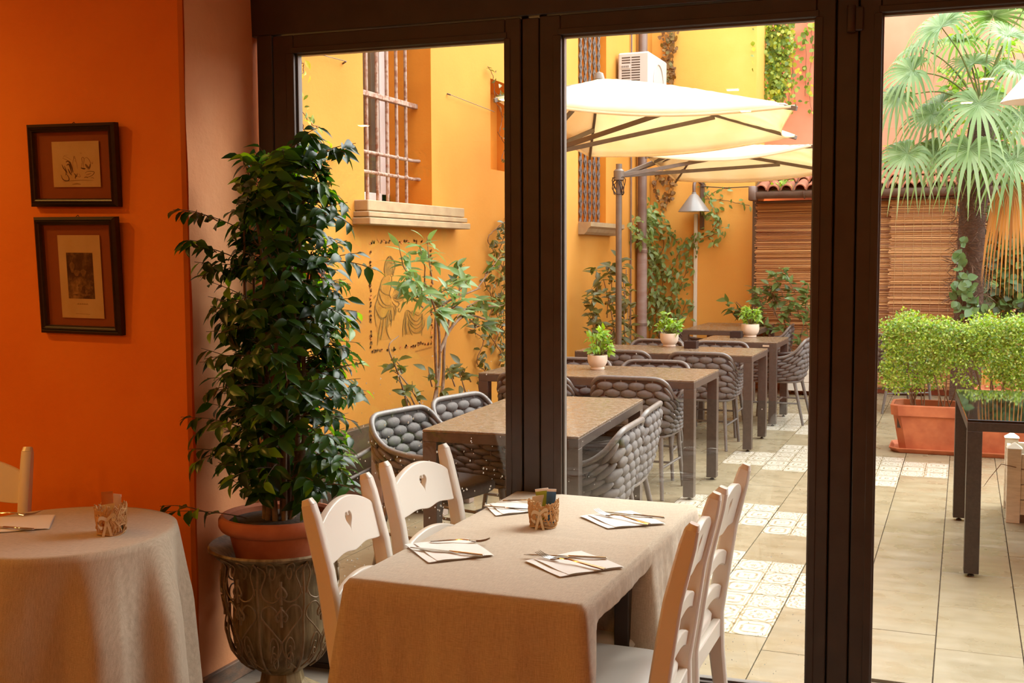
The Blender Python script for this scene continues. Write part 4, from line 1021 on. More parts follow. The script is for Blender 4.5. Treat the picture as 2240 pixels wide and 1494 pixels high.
MB().tube(spline([(0, 0, L0.z + .23), (0, 0, L0.z + .32), (.01, .03, L0.z + .37), (.03, .1, L0.z + .38), (.06, .2, L0.z + .34)], 5), .02, 10).build('arm', m_gutter, la, 60)
MB().box(.035, .085, .17, .215, L0.z - .22, L0.z + .43, b=.006).build('wall_bracket', m_wood_dark, la)
pw = at_y(1521, 600, YB - .03)
tag(MB().box(pw.x - .022, pw.x + .022, YB - .045, YB - .005, 0, L0.z - .02, b=.006).build('wall_pipe', m_cream), 'cream square pipe running down the yellow back wall under the lamp', 'pipe')
tag(MB().tube([tuple(at_y(1535, 408, YB - .06)), tuple(at_y(1590, 411, YB - .05)), tuple(at_y(1650, 408, YB - .05))], .006, 5).build('power_cable', m_frame_dark), 'thin dark cable strung from the wall lamp to the lean-to', 'cable')
L2 = at_y(2262, 222, 8.4)
lb = thing('pole_lamp', (L2.x, L2.y, 0), 0, 'white conical garden lamp at the right edge among the palm fronds', 'lamp')
r2 = L2.x - at_y(2188, 212, 8.4).x
MB().lathe([(r2, L2.z), (r2 - .005, L2.z + .01), (.05, L2.z + .19), (0, L2.z + .21)], 36, close=False).build('lamp_shade', m_shade_w, lb, 40)
MB().lathe([(r2 - .01, L2.z + .004), (.04, L2.z + .17), (0, L2.z + .17)], 36, close=False).build('shade_lining', m_shade_w, lb, 40)
MB().tube([(.0, 0, L2.z + .19), (.0, 0, L2.z + .33), (.12, .05, L2.z + .4), (.3, .1, L2.z + .36), (.36, .12, 0)], .018, 10).build('pole', m_gutter, lb, 60)
MB().lathe([(0, 0), (.09, 0), (.09, .02), (.02, .03), (0, .03)], 16, (.36, .12, 0), False).build('foot', m_gutter, lb, 40)
# ---- planters
def board_planter(name, x0, x1, y0, y1, h, label, mat, nb=4):
    t = thing(name, ((x0 + x1) / 2, (y0 + y1) / 2, 0), 0, label, 'planter'); w, d = (x1 - x0) / 2, (y1 - y0) / 2; p = .038
    for sx in (-1, 1):
        for sy in (-1, 1):
            cx, cy = sx * (w - p), sy * (d - p)
            po = MB().box(cx - p, cx + p, cy - p, cy + p, 0, h, b=.003).build('corner_post', mat, t)
            MB().add([(cx - p - .006, cy - p - .006, h), (cx + p + .006, cy - p - .006, h), (cx + p + .006, cy + p + .006, h), (cx - p - .006, cy + p + .006, h), (cx, cy, h + .035)], [(0, 1, 2, 3), (0, 1, 4), (1, 2, 4), (2, 3, 4), (3, 0, 4)]).build('post_cap', mat, po)
    bh = (h - .08) / nb
    for k in range(nb):
        z0 = .05 + k * bh
        for s in (-1, 1):
            MB().box(-w + 2 * p, w - 2 * p, s * (d - .02) - .012, s * (d - .02) + .012, z0 + .002, z0 + bh - .002, b=.003).build('board', mat, t)
            MB().box(s * (w - .02) - .012, s * (w - .02) + .012, -d + 2 * p, d - 2 * p, z0 + .002, z0 + bh - .002, b=.003).build('board', mat, t)
    MB().box(-w + .03, w - .03, -d + .03, d - .03, .05, h - .1).build('soil', m_soil, t)
    return t
m_soil = M('dark soil', '3a2c22', '4c3a2c', rough=.95, ns=30, bump=.8, bs=60, bd=.01)
m_wboard = M('whitewashed boards', 'd9cdb8', 'c8bba4', rough=.7, ns=7, stretch=(2, 2, 12), bump=.2, bs=40)
m_tboard = M('taupe painted boards', '9a8577', 'a08c7e', rough=.7, ns=7, stretch=(3, 3, 1), bump=.2, bs=40)
board_planter('wooden_planter', .262, .98, 7.30, 7.80, .45, 'whitewashed wooden planter box at the right edge beside the black table', m_wboard)
board_planter('wooden_planter', -3.46, -2.96, 6.24, 6.72, .43, 'taupe wooden planter box at the foot of the yellow wall, holding the shrub', m_tboard)
board_planter('wooden_planter', -1.95, -1.10, 13.22, 13.62, .38, 'white board planter before the reed blind, holding the glossy bush', M('white boards', 'e6ddd0', rough=.7, bump=.1), 3)
# long terracotta trough with its tray
def trough(name, x0, x1, y0, y1, label):
    t = thing(name, ((x0 + x1) / 2, (y0 + y1) / 2, 0), 0, label, 'planter', 'terracotta troughs'); w, d = (x1 - x0) / 2, (y1 - y0) / 2
    def ring(z, i): return [(sx * (w - i) + cx, sy * (d - i) + cy, z) for (sx, sy, cx, cy) in ((-1, -1, .06, 0), (1, -1, -.06, 0), (1, -1, 0, .06), (1, 1, 0, -.06), (1, 1, -.06, 0), (-1, 1, .06, 0), (-1, 1, 0, -.06), (-1, -1, 0, .06))]
    def shell(rings, mat, nm):
        V = [p for r_ in rings for p in r_]; mb = MB(); mb.add(V, [(i * 8 + j, i * 8 + (j + 1) % 8, (i + 1) * 8 + (j + 1) % 8, (i + 1) * 8 + j) for i in range(len(rings) - 1) for j in range(8)] + [tuple(range(8))[::-1]]); return mb.build(nm, mat, t, 25)
    shell([ring(.022, .075), ring(.30, .028), ring(.305, .012), ring(.385, .004), ring(.392, .010), ring(.392, .03), ring(.34, .04), ring(.33, .045)], m_terra, 'trough_body')
    shell([ring(0, .03), ring(.004, .025), ring(.035, 0), ring(.042, 0), ring(.042, .008), ring(.02, .03), ring(.016, .2)], m_terra, 'tray')
    MB().box(-w + .06, w - .06, -d + .06, d - .06, .2, .345).build('soil', m_soil, t)
    return t
m_terra2 = m_terra
trough('terracotta_trough', -.545, .75, 9.60, 10.06, 'long terracotta trough on its tray, planted with the clipped hedge')
trough('terracotta_trough', .10, 1.40, 11.0, 11.4, 'brown terracotta trough farther back, half hidden behind the hedge stems')
# ---- handrail by the wall
hr = thing('handrail', (XW + .3, 5.6, 0), 0, 'sloping grey tube handrail beside the dark plinth of the wall', 'handrail')
A = at_x(700, 1036, XW + .22) - Vector((XW + .3, 5.6, 0)); B = at_x(862, 952, XW + .22) - Vector((XW + .3, 5.6, 0))
MB().tube([A, A.lerp(B, .5) + Vector((0, 0, -.012)), B], .014, 8).build('rail', m_chairf, hr, 60)
for q in (A, A.lerp(B, .98)): MB().tube([(q.x, q.y, 0), q], .011, 8).build('post', m_chairf, hr, 60)
MB().tube([A * 1 + Vector((0, 0, -.12)), A.lerp(B, .98) + Vector((0, 0, -.14))], .010, 8).build('lower_rail', m_chairf, hr, 60)
# ---- reed blinds and screens on the lean-to
m_reed = leaf_mat('reed slats', ['9a6236', 'b57a42', 'c68d54', '85502c', 'd6a468'], .12, .6)
def blind(x0, x1, z0, z1, y, label, step, jit, strings, seed):
    rnd = random.Random(seed); t = thing('reed_blind', ((x0 + x1) / 2, y, 0), 0, label, 'blind', 'reed blinds'); w = (x1 - x0) / 2; mb = MB(); z = z0
    while z < z1:
        h = step * rnd.uniform(.6, 1.3); a = rnd.uniform(-jit, jit); b = rnd.uniform(-jit, jit); c = rnd.uniform(-.02, .02); yy = rnd.uniform(-.004, .004)
        mb.add([(-w + c, -.006 + yy, z + a), (0, -.008 + yy, z + (a + b) / 2 + rnd.uniform(-jit, jit)), (w + c, -.006 + yy, z + b), (w + c, .002 + yy, z + b + h), (0, 0 + yy, z + (a + b) / 2 + h), (-w + c, .002 + yy, z + a + h)], [(0, 1, 4, 5), (1, 2, 3, 4)])
        z += step * .8
    o = mb.build('reeds', m_reed, t); o['kind'] = 'stuff'; so = o.modifiers.new('thickness', 'SOLIDIFY'); so.thickness = .004
    for k in range(strings):
        xx = -w + 2 * w * (k + .5) / strings; MB().tube([(xx, -.012, z0), (xx + .01, -.012, z1)], .002, 4).build('binding_cord', m_straw, t)
    MB().tube([(-w, 0, z1), (w, 0, z1)], .015, 8).build('head_rod', m_wood_dark, t, 60)
xb = [at_y(q, 560, 13.70).x for q in (1652, 1946, 2106, 2180)]
blind(xb[0], xb[1] + .02, .06, 2.24, 13.72, 'wide rough reed blind on the lean-to, left of the door post', .013, .006, 0, 1)
blind(xb[1] + .005, xb[2], .08, 2.25, 13.66, 'finer reed blind with pale vertical cords, left of the palm trunk', .013, .003, 8, 2)
blind(xb[2] - .01, xb[3], .1, 2.2, 13.71, 'narrow shaded reed blind right of the palm trunk', .015, .004, 3, 3)
# rolled-out cane screen leaning by the ivy
sA = at_y(2172, 563, 13.3); cs = thing('cane_screen', (sA.x, 13.3, 0), 0, 'bright cane screen leaning upright between palm trunk and ivy', 'screen')
mb = MB(); rnd = random.Random(4)
for k in range(26):
    xx = -.14 + k * .0115; mb.tube([(xx - .05, -.06, 0), (xx - .01, .0, .8), (xx + .015 + rnd.uniform(-.004, .004), .16, sA.z - .02 + rnd.uniform(-.02, .02))], .0065, 5)
o = mb.build('canes', leaf_mat('gold cane', ['c98a35', 'd69a48', 'b87828', 'dba85a'], .1, .5), cs, 60); o['kind'] = 'stuff'
for zz in (.4, .75, 1.1, 1.4): MB().tube([(-.2 + zz * .03, -.07 + zz * .10, zz), (.16 + zz * .03, -.07 + zz * .10, zz)], .003, 4).build('binding_wire', m_frame_dark, cs)
# ================================================================ PLANTS
LM = leaf_mesh('leaf', 1.0, .46, .16, .22); LN = leaf_mesh('leaf_narrow', 1.0, .30, .12, .25); LI = leaf_mesh('ivy_leaf', 1.0, .85, .08, .15); LS = leaf_mesh('leaf_small', 1.0, .62, .1, .05, 2)
def leafset(me, mat): m = me.copy(); m.materials.clear(); m.materials.append(mat); return m
m_bark = M('grey-brown bark', '6a5240', '87705a', rough=.85, ns=25, bump=.5, bs=80)
m_stemg = M('green stem', '5f6b35', rough=.7)
m_vine = M('dry vine stem', '6e4f35', rough=.85)
# ---- urn, pot and ficus
UX, UY = -2.285, 3.435
m_urn = M('antiqued bronze tin', '6a5534', '9a8660', rough=.5, metal=.1, ns=5, lo=.4, hi=.7, stretch=(9, 9, 1.2), bump=.2)
m_urnw = M('worn bronze wire', '7a6446', '8e785a', rough=.5, metal=.15, ns=30)
ur = thing('metal_urn', (UX, UY, 0), 0, 'antiqued bronze garden urn with scrollwork cage, beside the glass doors', 'urn')
UP = [(.075, .105), (.095, .118), (.135, .15), (.162, .20), (.172, .27), (.168, .36), (.163, .43), (.172, .49), (.198, .53), (.232, .553), (.248, .560), (.253, .568), (.248, .575), (.228, .566), (.19, .54), (.16, .50), (.155, .43), (.16, .3), (.13, .18), (.06, .14)]
MB().lathe(UP, 40, close=True).build('urn_bowl', m_urn, ur, 50)
MB().lathe([(.155, 0), (.155, .018), (.125, .030), (.098, .040), (.082, .060), (.074, .10), (.080, .108), (.06, .115)], 8, close=True).build('urn_foot', m_urn, ur, 20)
outer = UP[:11]
def urn_r(z):
    for (r0, z0), (r1, z1) in zip(outer, outer[1:]):
        if z0 <= z <= z1: return r0 + (r1 - r0) * (z - z0) / (z1 - z0)
    return outer[0][0] if z < outer[0][1] else outer[-1][0]
def cage(th, z):
    f = (z - .12) / .44; r = max(urn_r(z), .10 + .09 * math.sin(min(1, max(0, f * 1.1)) * 1.57)) + .022 * math.sin(math.pi * min(1, max(0, f))) + .006
    return (r * math.cos(th), r * math.sin(th), z)
for k in range(8):
    th = k * math.pi / 4 + .2; MB().tube([cage(th, .122 + .43 * i / 22) for i in range(23)], .0042, 6).build('rib', m_urnw, ur, 60)
sc_mb = MB()
def panel_curve(thc, pts, r=.0030):
    sc_mb.tube([cage(thc + a * .37, .14 + .41 * h) for a, h in spline(pts, 4)], r, 5)
def spir(cx, cz, r, s, n=14): return [(cx + s * r * (1 - i / n * .8) * math.cos(i * .62), cz + .52 * r * (1 - i / n * .8) * math.sin(i * .62)) for i in range(n)]
for k in range(8):
    c = (k + .5) * math.pi / 4 + .2
    for s in (-1, 1):
        panel_curve(c, [(0, .30), (s * .5, .42), (s * .93, .52), (s * .85, .60), (s * .5, .63), (s * .22, .58), (s * .1, .53)])
        panel_curve(c, [(s * .95, .78), (s * .8, .70), (s * .45, .66), (s * .15, .68), (0, .74)])
        panel_curve(c, [(s * .95, .98), (s * .7, .90), (s * .85, .80), (s * .95, .72)])
        panel_curve(c, [(s * .9, .03), (s * .55, .08), (s * .2, .16), (s * .05, .24), (s * .02, .30)])
        panel_curve(c, spir(s * .36, .23, .26, s)); panel_curve(c, spir(s * .38, .11, .22, s)); panel_curve(c, spir(s * .4, .92, .22, s))
        panel_curve(c, [(0, .60), (s * .14, .57), (s * .26, .53), (s * .18, .49), (s * .06, .51)], .0045); panel_curve(c, [(0, .80), (s * .14, .77), (s * .24, .73), (s * .16, .70), (s * .05, .71)], .0045)
    panel_curve(c, [(0, .44), (0, .50), (0, .62)], .0055); panel_curve(c, [(0, .64), (0, .7), (0, .84)], .0055)
sc_mb.build('scroll_work', m_urnw, ur, 60)
pt_ = thing('terracotta_pot', (UX, UY, .49), 0, 'round terracotta plant pot sitting inside the bronze urn', 'pot')
MB().lathe([(.125, 0), (.148, .01), (.178, .13), (.182, .132), (.196, .136), (.206, .142), (.214, .156), (.214, .178), (.206, .190), (.196, .192), (.186, .182), (.182, .15)], 48).build('pot_body', m_terra, pt_, 35)
MB().lathe([(0, .15), (.183, .15), (.18, .165), (.1, .175), (0, .17)], 30, close=False).build('soil', m_soil, pt_, 60)
fi = thing('ficus', (UX, UY, .66), 0, 'tall dense ficus with drooping glossy leaves in the terracotta pot', 'plant')
FO = Vector((UX, UY, .66)); rnd = random.Random(21); random.seed(21)
m_fig = leaf_mat('fig leaves', ['22361a', '2c4a1e', '365a24', '26401c', '466f2a', '30501f', '82aa30'], .38, .28)
tw = MB(); lm = []
def prof(z): return float(np.interp(z, [.72, .85, 1.0, 1.2, 1.4, 1.6, 1.75, 1.9, 2.02], [.13, .24, .29, .285, .265, .235, .21, .17, .10]))
for k in range(11):   # main stems
    a = k * .63; x0 = Vector((.05 * math.cos(a), .05 * math.sin(a), 0)); top = Vector((.12 * math.cos(a + .5) + .02, .10 * math.sin(a + .5), rnd.uniform(.9, 1.28)))
    P = [tuple(x0), tuple(x0.lerp(top, .35) + Vector((.03 * math.cos(a * 3), .03 * math.sin(a * 2), 0))), tuple(x0.lerp(top, .7) + rv(.03)), tuple(top)]
    MB().tube(spline(P, 4), [.011 - .008 * i / 12 for i in range(13)], 6).build('stem', m_bark, fi, 60)
def spray(A, B, n, sag, size, out):
    A, B = Vector(A), Vector(B); pts = []
    for i in range(7):
        f = i / 6; p = A.lerp(B, f); p.z -= sag * f * f; pts.append(p)
    tw.tube(pts, [.0022 - .0012 * i / 6 for i in range(7)], 4, caps=False)
    for i in range(n):
        f = .25 + .75 * (i + rnd.random() * .6) / n; q = min(int(f * 6), 5); p = pts[q].lerp(pts[q + 1], min(1, f * 6 - q))
        d = (B - A).normalized(); side = d.cross(Vector((0, 0, 1))); side = side.normalized() if side.length > .01 else Vector((1, 0, 0))
        gd = d * .55 + side * (.8 if i % 2 else -.8) + Vector((0, 0, -.65)) + rv(.35)
        upv = out * .7 + Vector((0, 0, .7)) + rv(.5)
        lm.append(leaf_matrix(p, gd, upv, size * rnd.uniform(.75, 1.2)))
for k in range(470):
    z = rnd.uniform(.80, 1.99); a = rnd.uniform(0, 6.283); r1 = prof(z) * rnd.uniform(.65, 1.08)
    shift = Vector((.03 + .07 * max(0, z - 1.5), 0, 0))
    o = Vector((math.cos(a), math.sin(a), 0)); A = shift + o * rnd.uniform(.03, .10) + Vector((0, 0, z - .66 - rnd.uniform(.02, .1))); B = shift + o * r1 + Vector((0, 0, z - .66 + rnd.uniform(-.03, .07)))
    B.x = max(B.x, -.255) if B.y > -.12 else B.x; B.y = min(B.y, .24)
    spray(A, B, rnd.randint(5, 7), .04, .068, o)
for (q, Y, n) in (((778, 300), 3.36, 12), ((790, 540), 3.36, 9), ((765, 640), 3.34, 9), ((800, 850), 3.36, 10), ((392, 520), 3.18, 10), ((400, 450), 3.20, 9), ((425, 560), 3.2, 8), ((352, 1108), 3.12, 7), ((395, 900), 3.2, 9), ((410, 970), 3.2, 9), ((770, 985), 3.36, 9), ((765, 1040), 3.36, 7), ((520, 325), 3.3, 7), ((700, 265), 3.34, 9), ((650, 330), 3.36, 9), ((760, 430), 3.36, 8)):
    B = at_y(q[0], q[1], Y) - FO; A = Vector((.08 * (1 if B.x > 0 else -1), -.02, B.z - .10)); o = Vector((1 if B.x > 0 else -1, -.4, 0)).normalized()
    spray(A, B + Vector((0, 0, .05)), n, .07, .068, o); spray(A.lerp(B, .5), B + rv(.06), n - 2, .05, .066, o)
tw.build('twigs', m_bark, fi)['kind'] = 'stuff'
def _free(m):
    for q in (0, .5, 1):
        p = FO + m @ Vector((0, q, 0))
        if (p.x < -2.535 and p.y > 3.27) or p.y > 3.70: return False
    return True
lm = [m for m in lm if _free(m)]
leaves(fi, lm, leafset(LM, m_fig), m_fig, 300, origin=FO)
# ---- generic builders for the courtyard plants
def bushy(name, loc, label, stems, tips, leaf_me, mat, size, per, nobj, seed, spread=.08, cat='shrub', stem_r=.010, upw=.6, smat=None):
    rnd = random.Random(seed); random.seed(seed); O = Vector(loc); t = thing(name, loc, 0, label, cat)
    for S in stems: k = len(S) * 4 - 3; MB().tube(spline([tuple(Vector(p) - O) for p in S], 4), [stem_r * (1 - .6 * i / k) for i in range(k)], 6).build('stem', smat or m_bark, t, 60)
    ms = []; tg = MB()
    for (B, A) in tips:
        B, A = Vector(B) - O, Vector(A) - O; d = (B - A).normalized()
        tg.tube([A, A.lerp(B, .5) + rv(.02), B], [.006, .004, .002], 5, caps=False)
        for i in range(per):
            f = rnd.uniform(.35, 1.02); p = A.lerp(B, f) + rv(spread * .25); dd = d * .5 + rv(1.0); dd.z = dd.z * .6 - .1
            ms.append(leaf_matrix(p, dd, Vector((0, 0, upw)) + rv(.6) + Vector((.2, -.5, .4)), size * rnd.uniform(.7, 1.2)))
    tg.build('twigs', smat or m_bark, t)['kind'] = 'stuff'
    leaves(t, ms, leafset(leaf_me, mat), mat, nobj, origin=O); return t
def climber(name, label, lines, plane, leaf_me, mat, size, gap, seed, jit=.05, stem_r=.004, nobj=0, out=Vector((1, 0, 0)), smat=None):
    """lines: pixel polylines; plane maps a pixel to the wall behind the plant"""
    rnd = random.Random(seed); random.seed(seed); P0 = plane(*lines[0][0]); t = thing(name, P0, 0, label, 'climbing plant'); st = MB(); ms = []
    for ln in lines:
        pts = [Vector(p) for p in spline([tuple(plane(*q) - P0 + out * .03) for q in ln], 8)]
        st.tube([p + rv(.006) for p in pts], stem_r, 5, caps=False)
        acc = 0
        for a, b in zip(pts, pts[1:]):
            L = (b - a).length; acc += L
            while acc > gap:
                acc -= gap; p = a.lerp(b, rnd.random()) + rv(jit); p += out.normalized() * (abs(rnd.gauss(0, jit * .7)) + max(0, .02 - (p - a).dot(out.normalized())))
                w_ = P0 + p
                if w_.y > YB - .06 and w_.x < -2.42: p.y -= w_.y - YB + .06
                if w_.x < XW + .05: p.x += XW + .05 - w_.x
                ms.append(leaf_matrix(p, (b - a).normalized() * .4 + rv(.9) + Vector((0, 0, -.3)), out + rv(.6) + Vector((0, 0, .4)), size * rnd.uniform(.6, 1.25)))
    st.build('vine_stem', smat or m_vine, t)['kind'] = 'stuff'
    leaves(t, ms, leafset(leaf_me, mat), mat, nobj, origin=P0); return t
m_laur = leaf_mat('laurel leaves', ['3e5a2c', '4d6e36', '5a7a3c', '6b8a52', '7d9a6a', '35502a'], .3, .3)
m_dark = leaf_mat('dark evergreen leaves', ['4a5226', '5a602c', '3c4620', '6a6c34', '54562a'], .3, .4)
m_fresh = leaf_mat('fresh green leaves', ['7aa03a', '93b848', '6a9232', 'a9c85a', '5d8a34'], .4, .35)
m_ivy = leaf_mat('ivy leaves', ['5e7a30', '7d9638', 'a3b048', '4a6628', '8aa040', 'b8bc50'], .4, .4)
m_dry = leaf_mat('dried leaves', ['7a5a34', '8f6c3c', '6a4a2a', '9a7c48', '6f6a3a'], .25, .7)
m_box = leaf_mat('box hedge leaves', ['5f8630', '86a83c', '456a28', 'a8c04e', '6f8e34', 'c2d46a', '7c7a34'], .35, .35)
m_jas = leaf_mat('jasmine leaves', ['5f7c3a', '73904a', '8aa460', '4f6c30', '9ab27a'], .35, .35)
# shrub at the foot of the yellow wall
XS = -3.30
wp = lambda x, y: at_x(x, y, XS)
base = Vector((-3.22, 6.48, .34)); mid = wp(962, 770); fork = wp(955, 690); f2 = wp(985, 690)
TP_ = [(868, 552), (905, 560), (880, 598), (900, 640), (940, 548), (925, 610), (960, 640), (1000, 585), (1020, 600), (1050, 640), (1085, 575), (1098, 640), (975, 660), (930, 660), (1010, 680), (1060, 690), (1080, 720), (895, 610), (955, 600), (1035, 655)]
bushy('wall_shrub', base, 'loose evergreen shrub with bare stems in front of the painted figures', [[base, wp(955, 850), mid, fork, wp(930, 620)], [base + Vector((.04, .05, 0)), wp(968, 850), wp(972, 760), f2, wp(1000, 640)], [base + Vector((0, .1, 0)), wp(955, 860), wp(952, 740), wp(965, 670), wp(1050, 630)], [mid, wp(985, 720), wp(1020, 690), wp(1070, 700)]],
      [(wp(*q) + rv(.10), (fork if q[0] < 965 else f2) * .45 + wp(*q) * .55 + Vector((0, 0, -.03))) for q in TP_], LN, m_laur, .135, 14, 170, 31, .12, stem_r=.014)
lowt = [(858, 770), (875, 800), (900, 840), (925, 800), (950, 830), (975, 800), (1000, 820), (880, 850), (960, 870), (1010, 790), (1040, 850)]
bushy('wall_shrub', base + Vector((0, .15, 0)), 'low straggling leafy plant under the painted figures, behind the armchairs', [[base + Vector((-.02, .02, 0)), wp(895, 900), wp(872, 820), wp(850, 760), wp(872, 735)], [base + Vector((.05, .08, 0)), wp(900, 870), wp(870, 830)]],
      [(wp(*q) + rv(.06), wp(q[0] + 20, q[1] + 45)) for q in lowt], LM, m_dark, .095, 7, 60, 33, .1, stem_r=.007)
# creeper on the wall left of the door post
wl = lambda x, y: at_x(x, y, XW)
climber('wall_creeper', 'tangled creeper on the yellow wall right beside the left door post', [[(1100, 482), (1060, 520), (1075, 560), (1052, 610), (1070, 660), (1060, 720), (1095, 780)], [(1100, 500), (1085, 560), (1100, 620), (1078, 680), (1100, 740), (1085, 800)], [(1020, 720), (1050, 745), (1035, 790), (1062, 820)], [(1100, 540), (1090, 600), (1070, 640), (1095, 690), (1070, 760)]], wl, LM, m_dark, .075, .018, 41, .05)
climber('wall_creeper', 'light green creeper on the yellow wall above the ficus', [[(648, 190), (650, 240), (670, 270), (690, 280)], [(645, 250), (660, 290), (690, 310), (720, 345)], [(648, 130), (655, 150), (645, 175)], [(650, 300), (680, 330), (735, 345)]], wl, LM, m_ivy, .055, .035, 42, .03, .003)
climber('niche_creeper', 'thin creeper hanging over the dark niche in the yellow wall', [[(1060, 145), (1072, 170), (1076, 220), (1090, 250), (1085, 290)], [(1075, 200), (1095, 225), (1100, 250)], [(1080, 290), (1098, 320), (1090, 350)]], wl, LM, m_dark, .06, .03, 43, .04, .003)
# shrub and climbers around the parasol mast and downpipe
pl = lambda x, y: at_x(x, y, -3.42)
b2 = Vector((-3.45, 10.9, 0)); tps = [(1300, 590), (1330, 580), (1290, 625), (1320, 640), (1345, 615), (1365, 570), (1375, 600), (1310, 680), (1290, 700), (1340, 680), (1360, 650), (1385, 690), (1330, 720), (1300, 740), (1365, 720), (1395, 720), (1290, 660), (1350, 740), (1380, 645), (1310, 610)]
bushy('mast_shrub', b2, 'tall dark leafy shrub around the foot of the parasol mast', [[b2, pl(1345, 800), pl(1340, 700), pl(1320, 610)], [b2 + Vector((.06, .1, 0)), pl(1365, 790), pl(1365, 690), pl(1370, 590)], [b2, pl(1325, 780), pl(1305, 720)]], [(pl(*q) + rv(.1), pl(q[0] + (8 if q[0] < 1340 else -8), q[1] + 55)) for q in tps], LM, m_dark, .12, 13, 110, 51, .15)
pj = lambda x, y: at_y(x, y, YB) if x > 1422 else at_x(x, y, XW)
JL = [[(1400, 440), (1415, 480), (1400, 520), (1425, 560), (1410, 610), (1440, 650), (1425, 700), (1440, 740)], [(1395, 490), (1430, 500), (1450, 530), (1440, 570), (1460, 600)], [(1500, 520), (1480, 560), (1465, 600), (1470, 640), (1440, 690)], [(1520, 500), (1505, 540), (1500, 590), (1480, 640), (1470, 690), (1455, 720)], [(1420, 460), (1410, 520), (1430, 580), (1415, 650), (1420, 730)], [(1530, 480), (1560, 470), (1570, 505), (1545, 520)], [(1385, 480), (1378, 510), (1400, 530), (1420, 525)], [(1430, 640), (1450, 690), (1480, 700), (1500, 660)], [(1400, 470), (1440, 490), (1480, 530)], [(1430, 560), (1450, 610), (1430, 660)]]
climber('leafy_climber', 'leafy climber on the drainpipe and the yellow back wall below the lamp', JL, pj, LM, m_jas, .085, .014, 52, .09, out=Vector((.6, -.8, 0)))
climber('leafy_climber', 'thin climber strands curling around the wall lamp', [[(1535, 405), (1545, 425), (1560, 450), (1572, 480), (1550, 515), (1520, 520)], [(1540, 435), (1580, 438), (1640, 450)], [(1520, 395), (1540, 400), (1548, 412)], [(1550, 430), (1575, 415), (1600, 412)], [(1560, 525), (1562, 540)]], pj, LM, m_jas, .07, .04, 53, .04, .004, out=Vector((0, -1, 0)))
climber('dry_creeper', 'dried brown creeper hanging above the parasol on the yellow back wall', [[(1466, 60), (1470, 100), (1460, 140), (1472, 180)], [(1455, 70), (1462, 120), (1475, 160), (1468, 190)], [(1478, 65), (1472, 130), (1465, 185)], [(1462, 60), (1480, 110)]], pj, LI, m_dry, .06, .016, 54, .05, out=Vector((0, -1, 0)))
climber('dry_creeper', 'dried brown creeper hanging below the parasol on the yellow back wall', [[(1440, 375), (1455, 400), (1470, 380), (1472, 420), (1455, 455)], [(1450, 370), (1435, 410), (1445, 440)], [(1470, 375), (1465, 420), (1458, 460)]], pj, LI, m_dry, .06, .02, 55, .05, out=Vector((0, -1, 0)))
# ivy curtain over the salmon wall
pr = lambda x, y: at_y(x, y, 14.9) if x > 1690 else at_x(x, y, -2.36)
IL = []; rnd = random.Random(6)
for k in range(22):
    x = 1672 + rnd.random() * 60; y = 40; ln = []
    for i in range(6): ln.append((x + rnd.uniform(-8, 8), y)); y += rnd.uniform(28, 42); x += rnd.uniform(-6, 3) if x > 1690 else 2
    IL.append(ln)
pr2 = lambda x, y: at_y(x, y, 14.75)
climber('ivy_curtain', 'thick curtain of yellow-green ivy hanging down the corner of the salmon wall', IL, pr2, LI, m_ivy, .058, .020, 61, .09, out=Vector((.2, -1, 0)))
climber('ivy_curtain', 'sparse ivy strings hanging at the right of the salmon wall pane', [[(1772, 40), (1778, 110), (1770, 180), (1776, 250)], [(1760, 60), (1764, 130), (1762, 210)], [(1740, 80), (1735, 160), (1742, 240)], [(1750, 45), (1780, 60), (1784, 90)], [(1695, 240), (1715, 265), (1700, 285)], [(1700, 250), (1712, 275)]], lambda x, y: at_y(x, y, 15.1), LI, m_ivy, .075, .055, 62, .05, .003, out=Vector((0, -1, 0)))
climber('roof_weeds', 'green weeds growing on the lean-to roof tiles', [[(1690, 425), (1710, 418), (1730, 420)], [(1715, 410), (1735, 402), (1750, 398)], [(1930, 360), (1980, 372), (2040, 380)], [(2040, 385), (2090, 390)], [(1925, 340), (1990, 350), (2060, 365)]], lambda x, y: at_y(x, y, 14.2 if y < 405 else 13.65), LS, m_fresh, .06, .012, 63, .05, out=Vector((0, -.3, 1)))
# laurel bush before the blind
bb = Vector((-1.55, 13.42, .28)); yl_ = lambda x, y: at_y(x, y, 13.2)
tl = [(1600, 650), (1620, 665), (1655, 620), (1680, 610), (1700, 600), (1725, 590), (1715, 640), (1690, 650), (1660, 660), (1735, 650), (1755, 690), (1745, 720), (1700, 690), (1670, 690), (1720, 680), (1640, 690), (1765, 620), (1680, 640), (1650, 645), (1765, 660)]
bushy('glossy_bush', bb, 'glossy leafy bush rising from the white planter before the reed blind', [[bb, yl_(1735, 770), yl_(1715, 700), yl_(1690, 640)], [bb + Vector((.1, 0, 0)), yl_(1750, 770), yl_(1760, 700), yl_(1765, 640)], [bb - Vector((.1, 0, 0)), yl_(1720, 770), yl_(1670, 720), yl_(1610, 660)]], [(yl_(*q) + rv(.08), yl_(q[0] + 14, q[1] + 50)) for q in tl], LM, m_laur, .125, 13, 130, 71, .12)
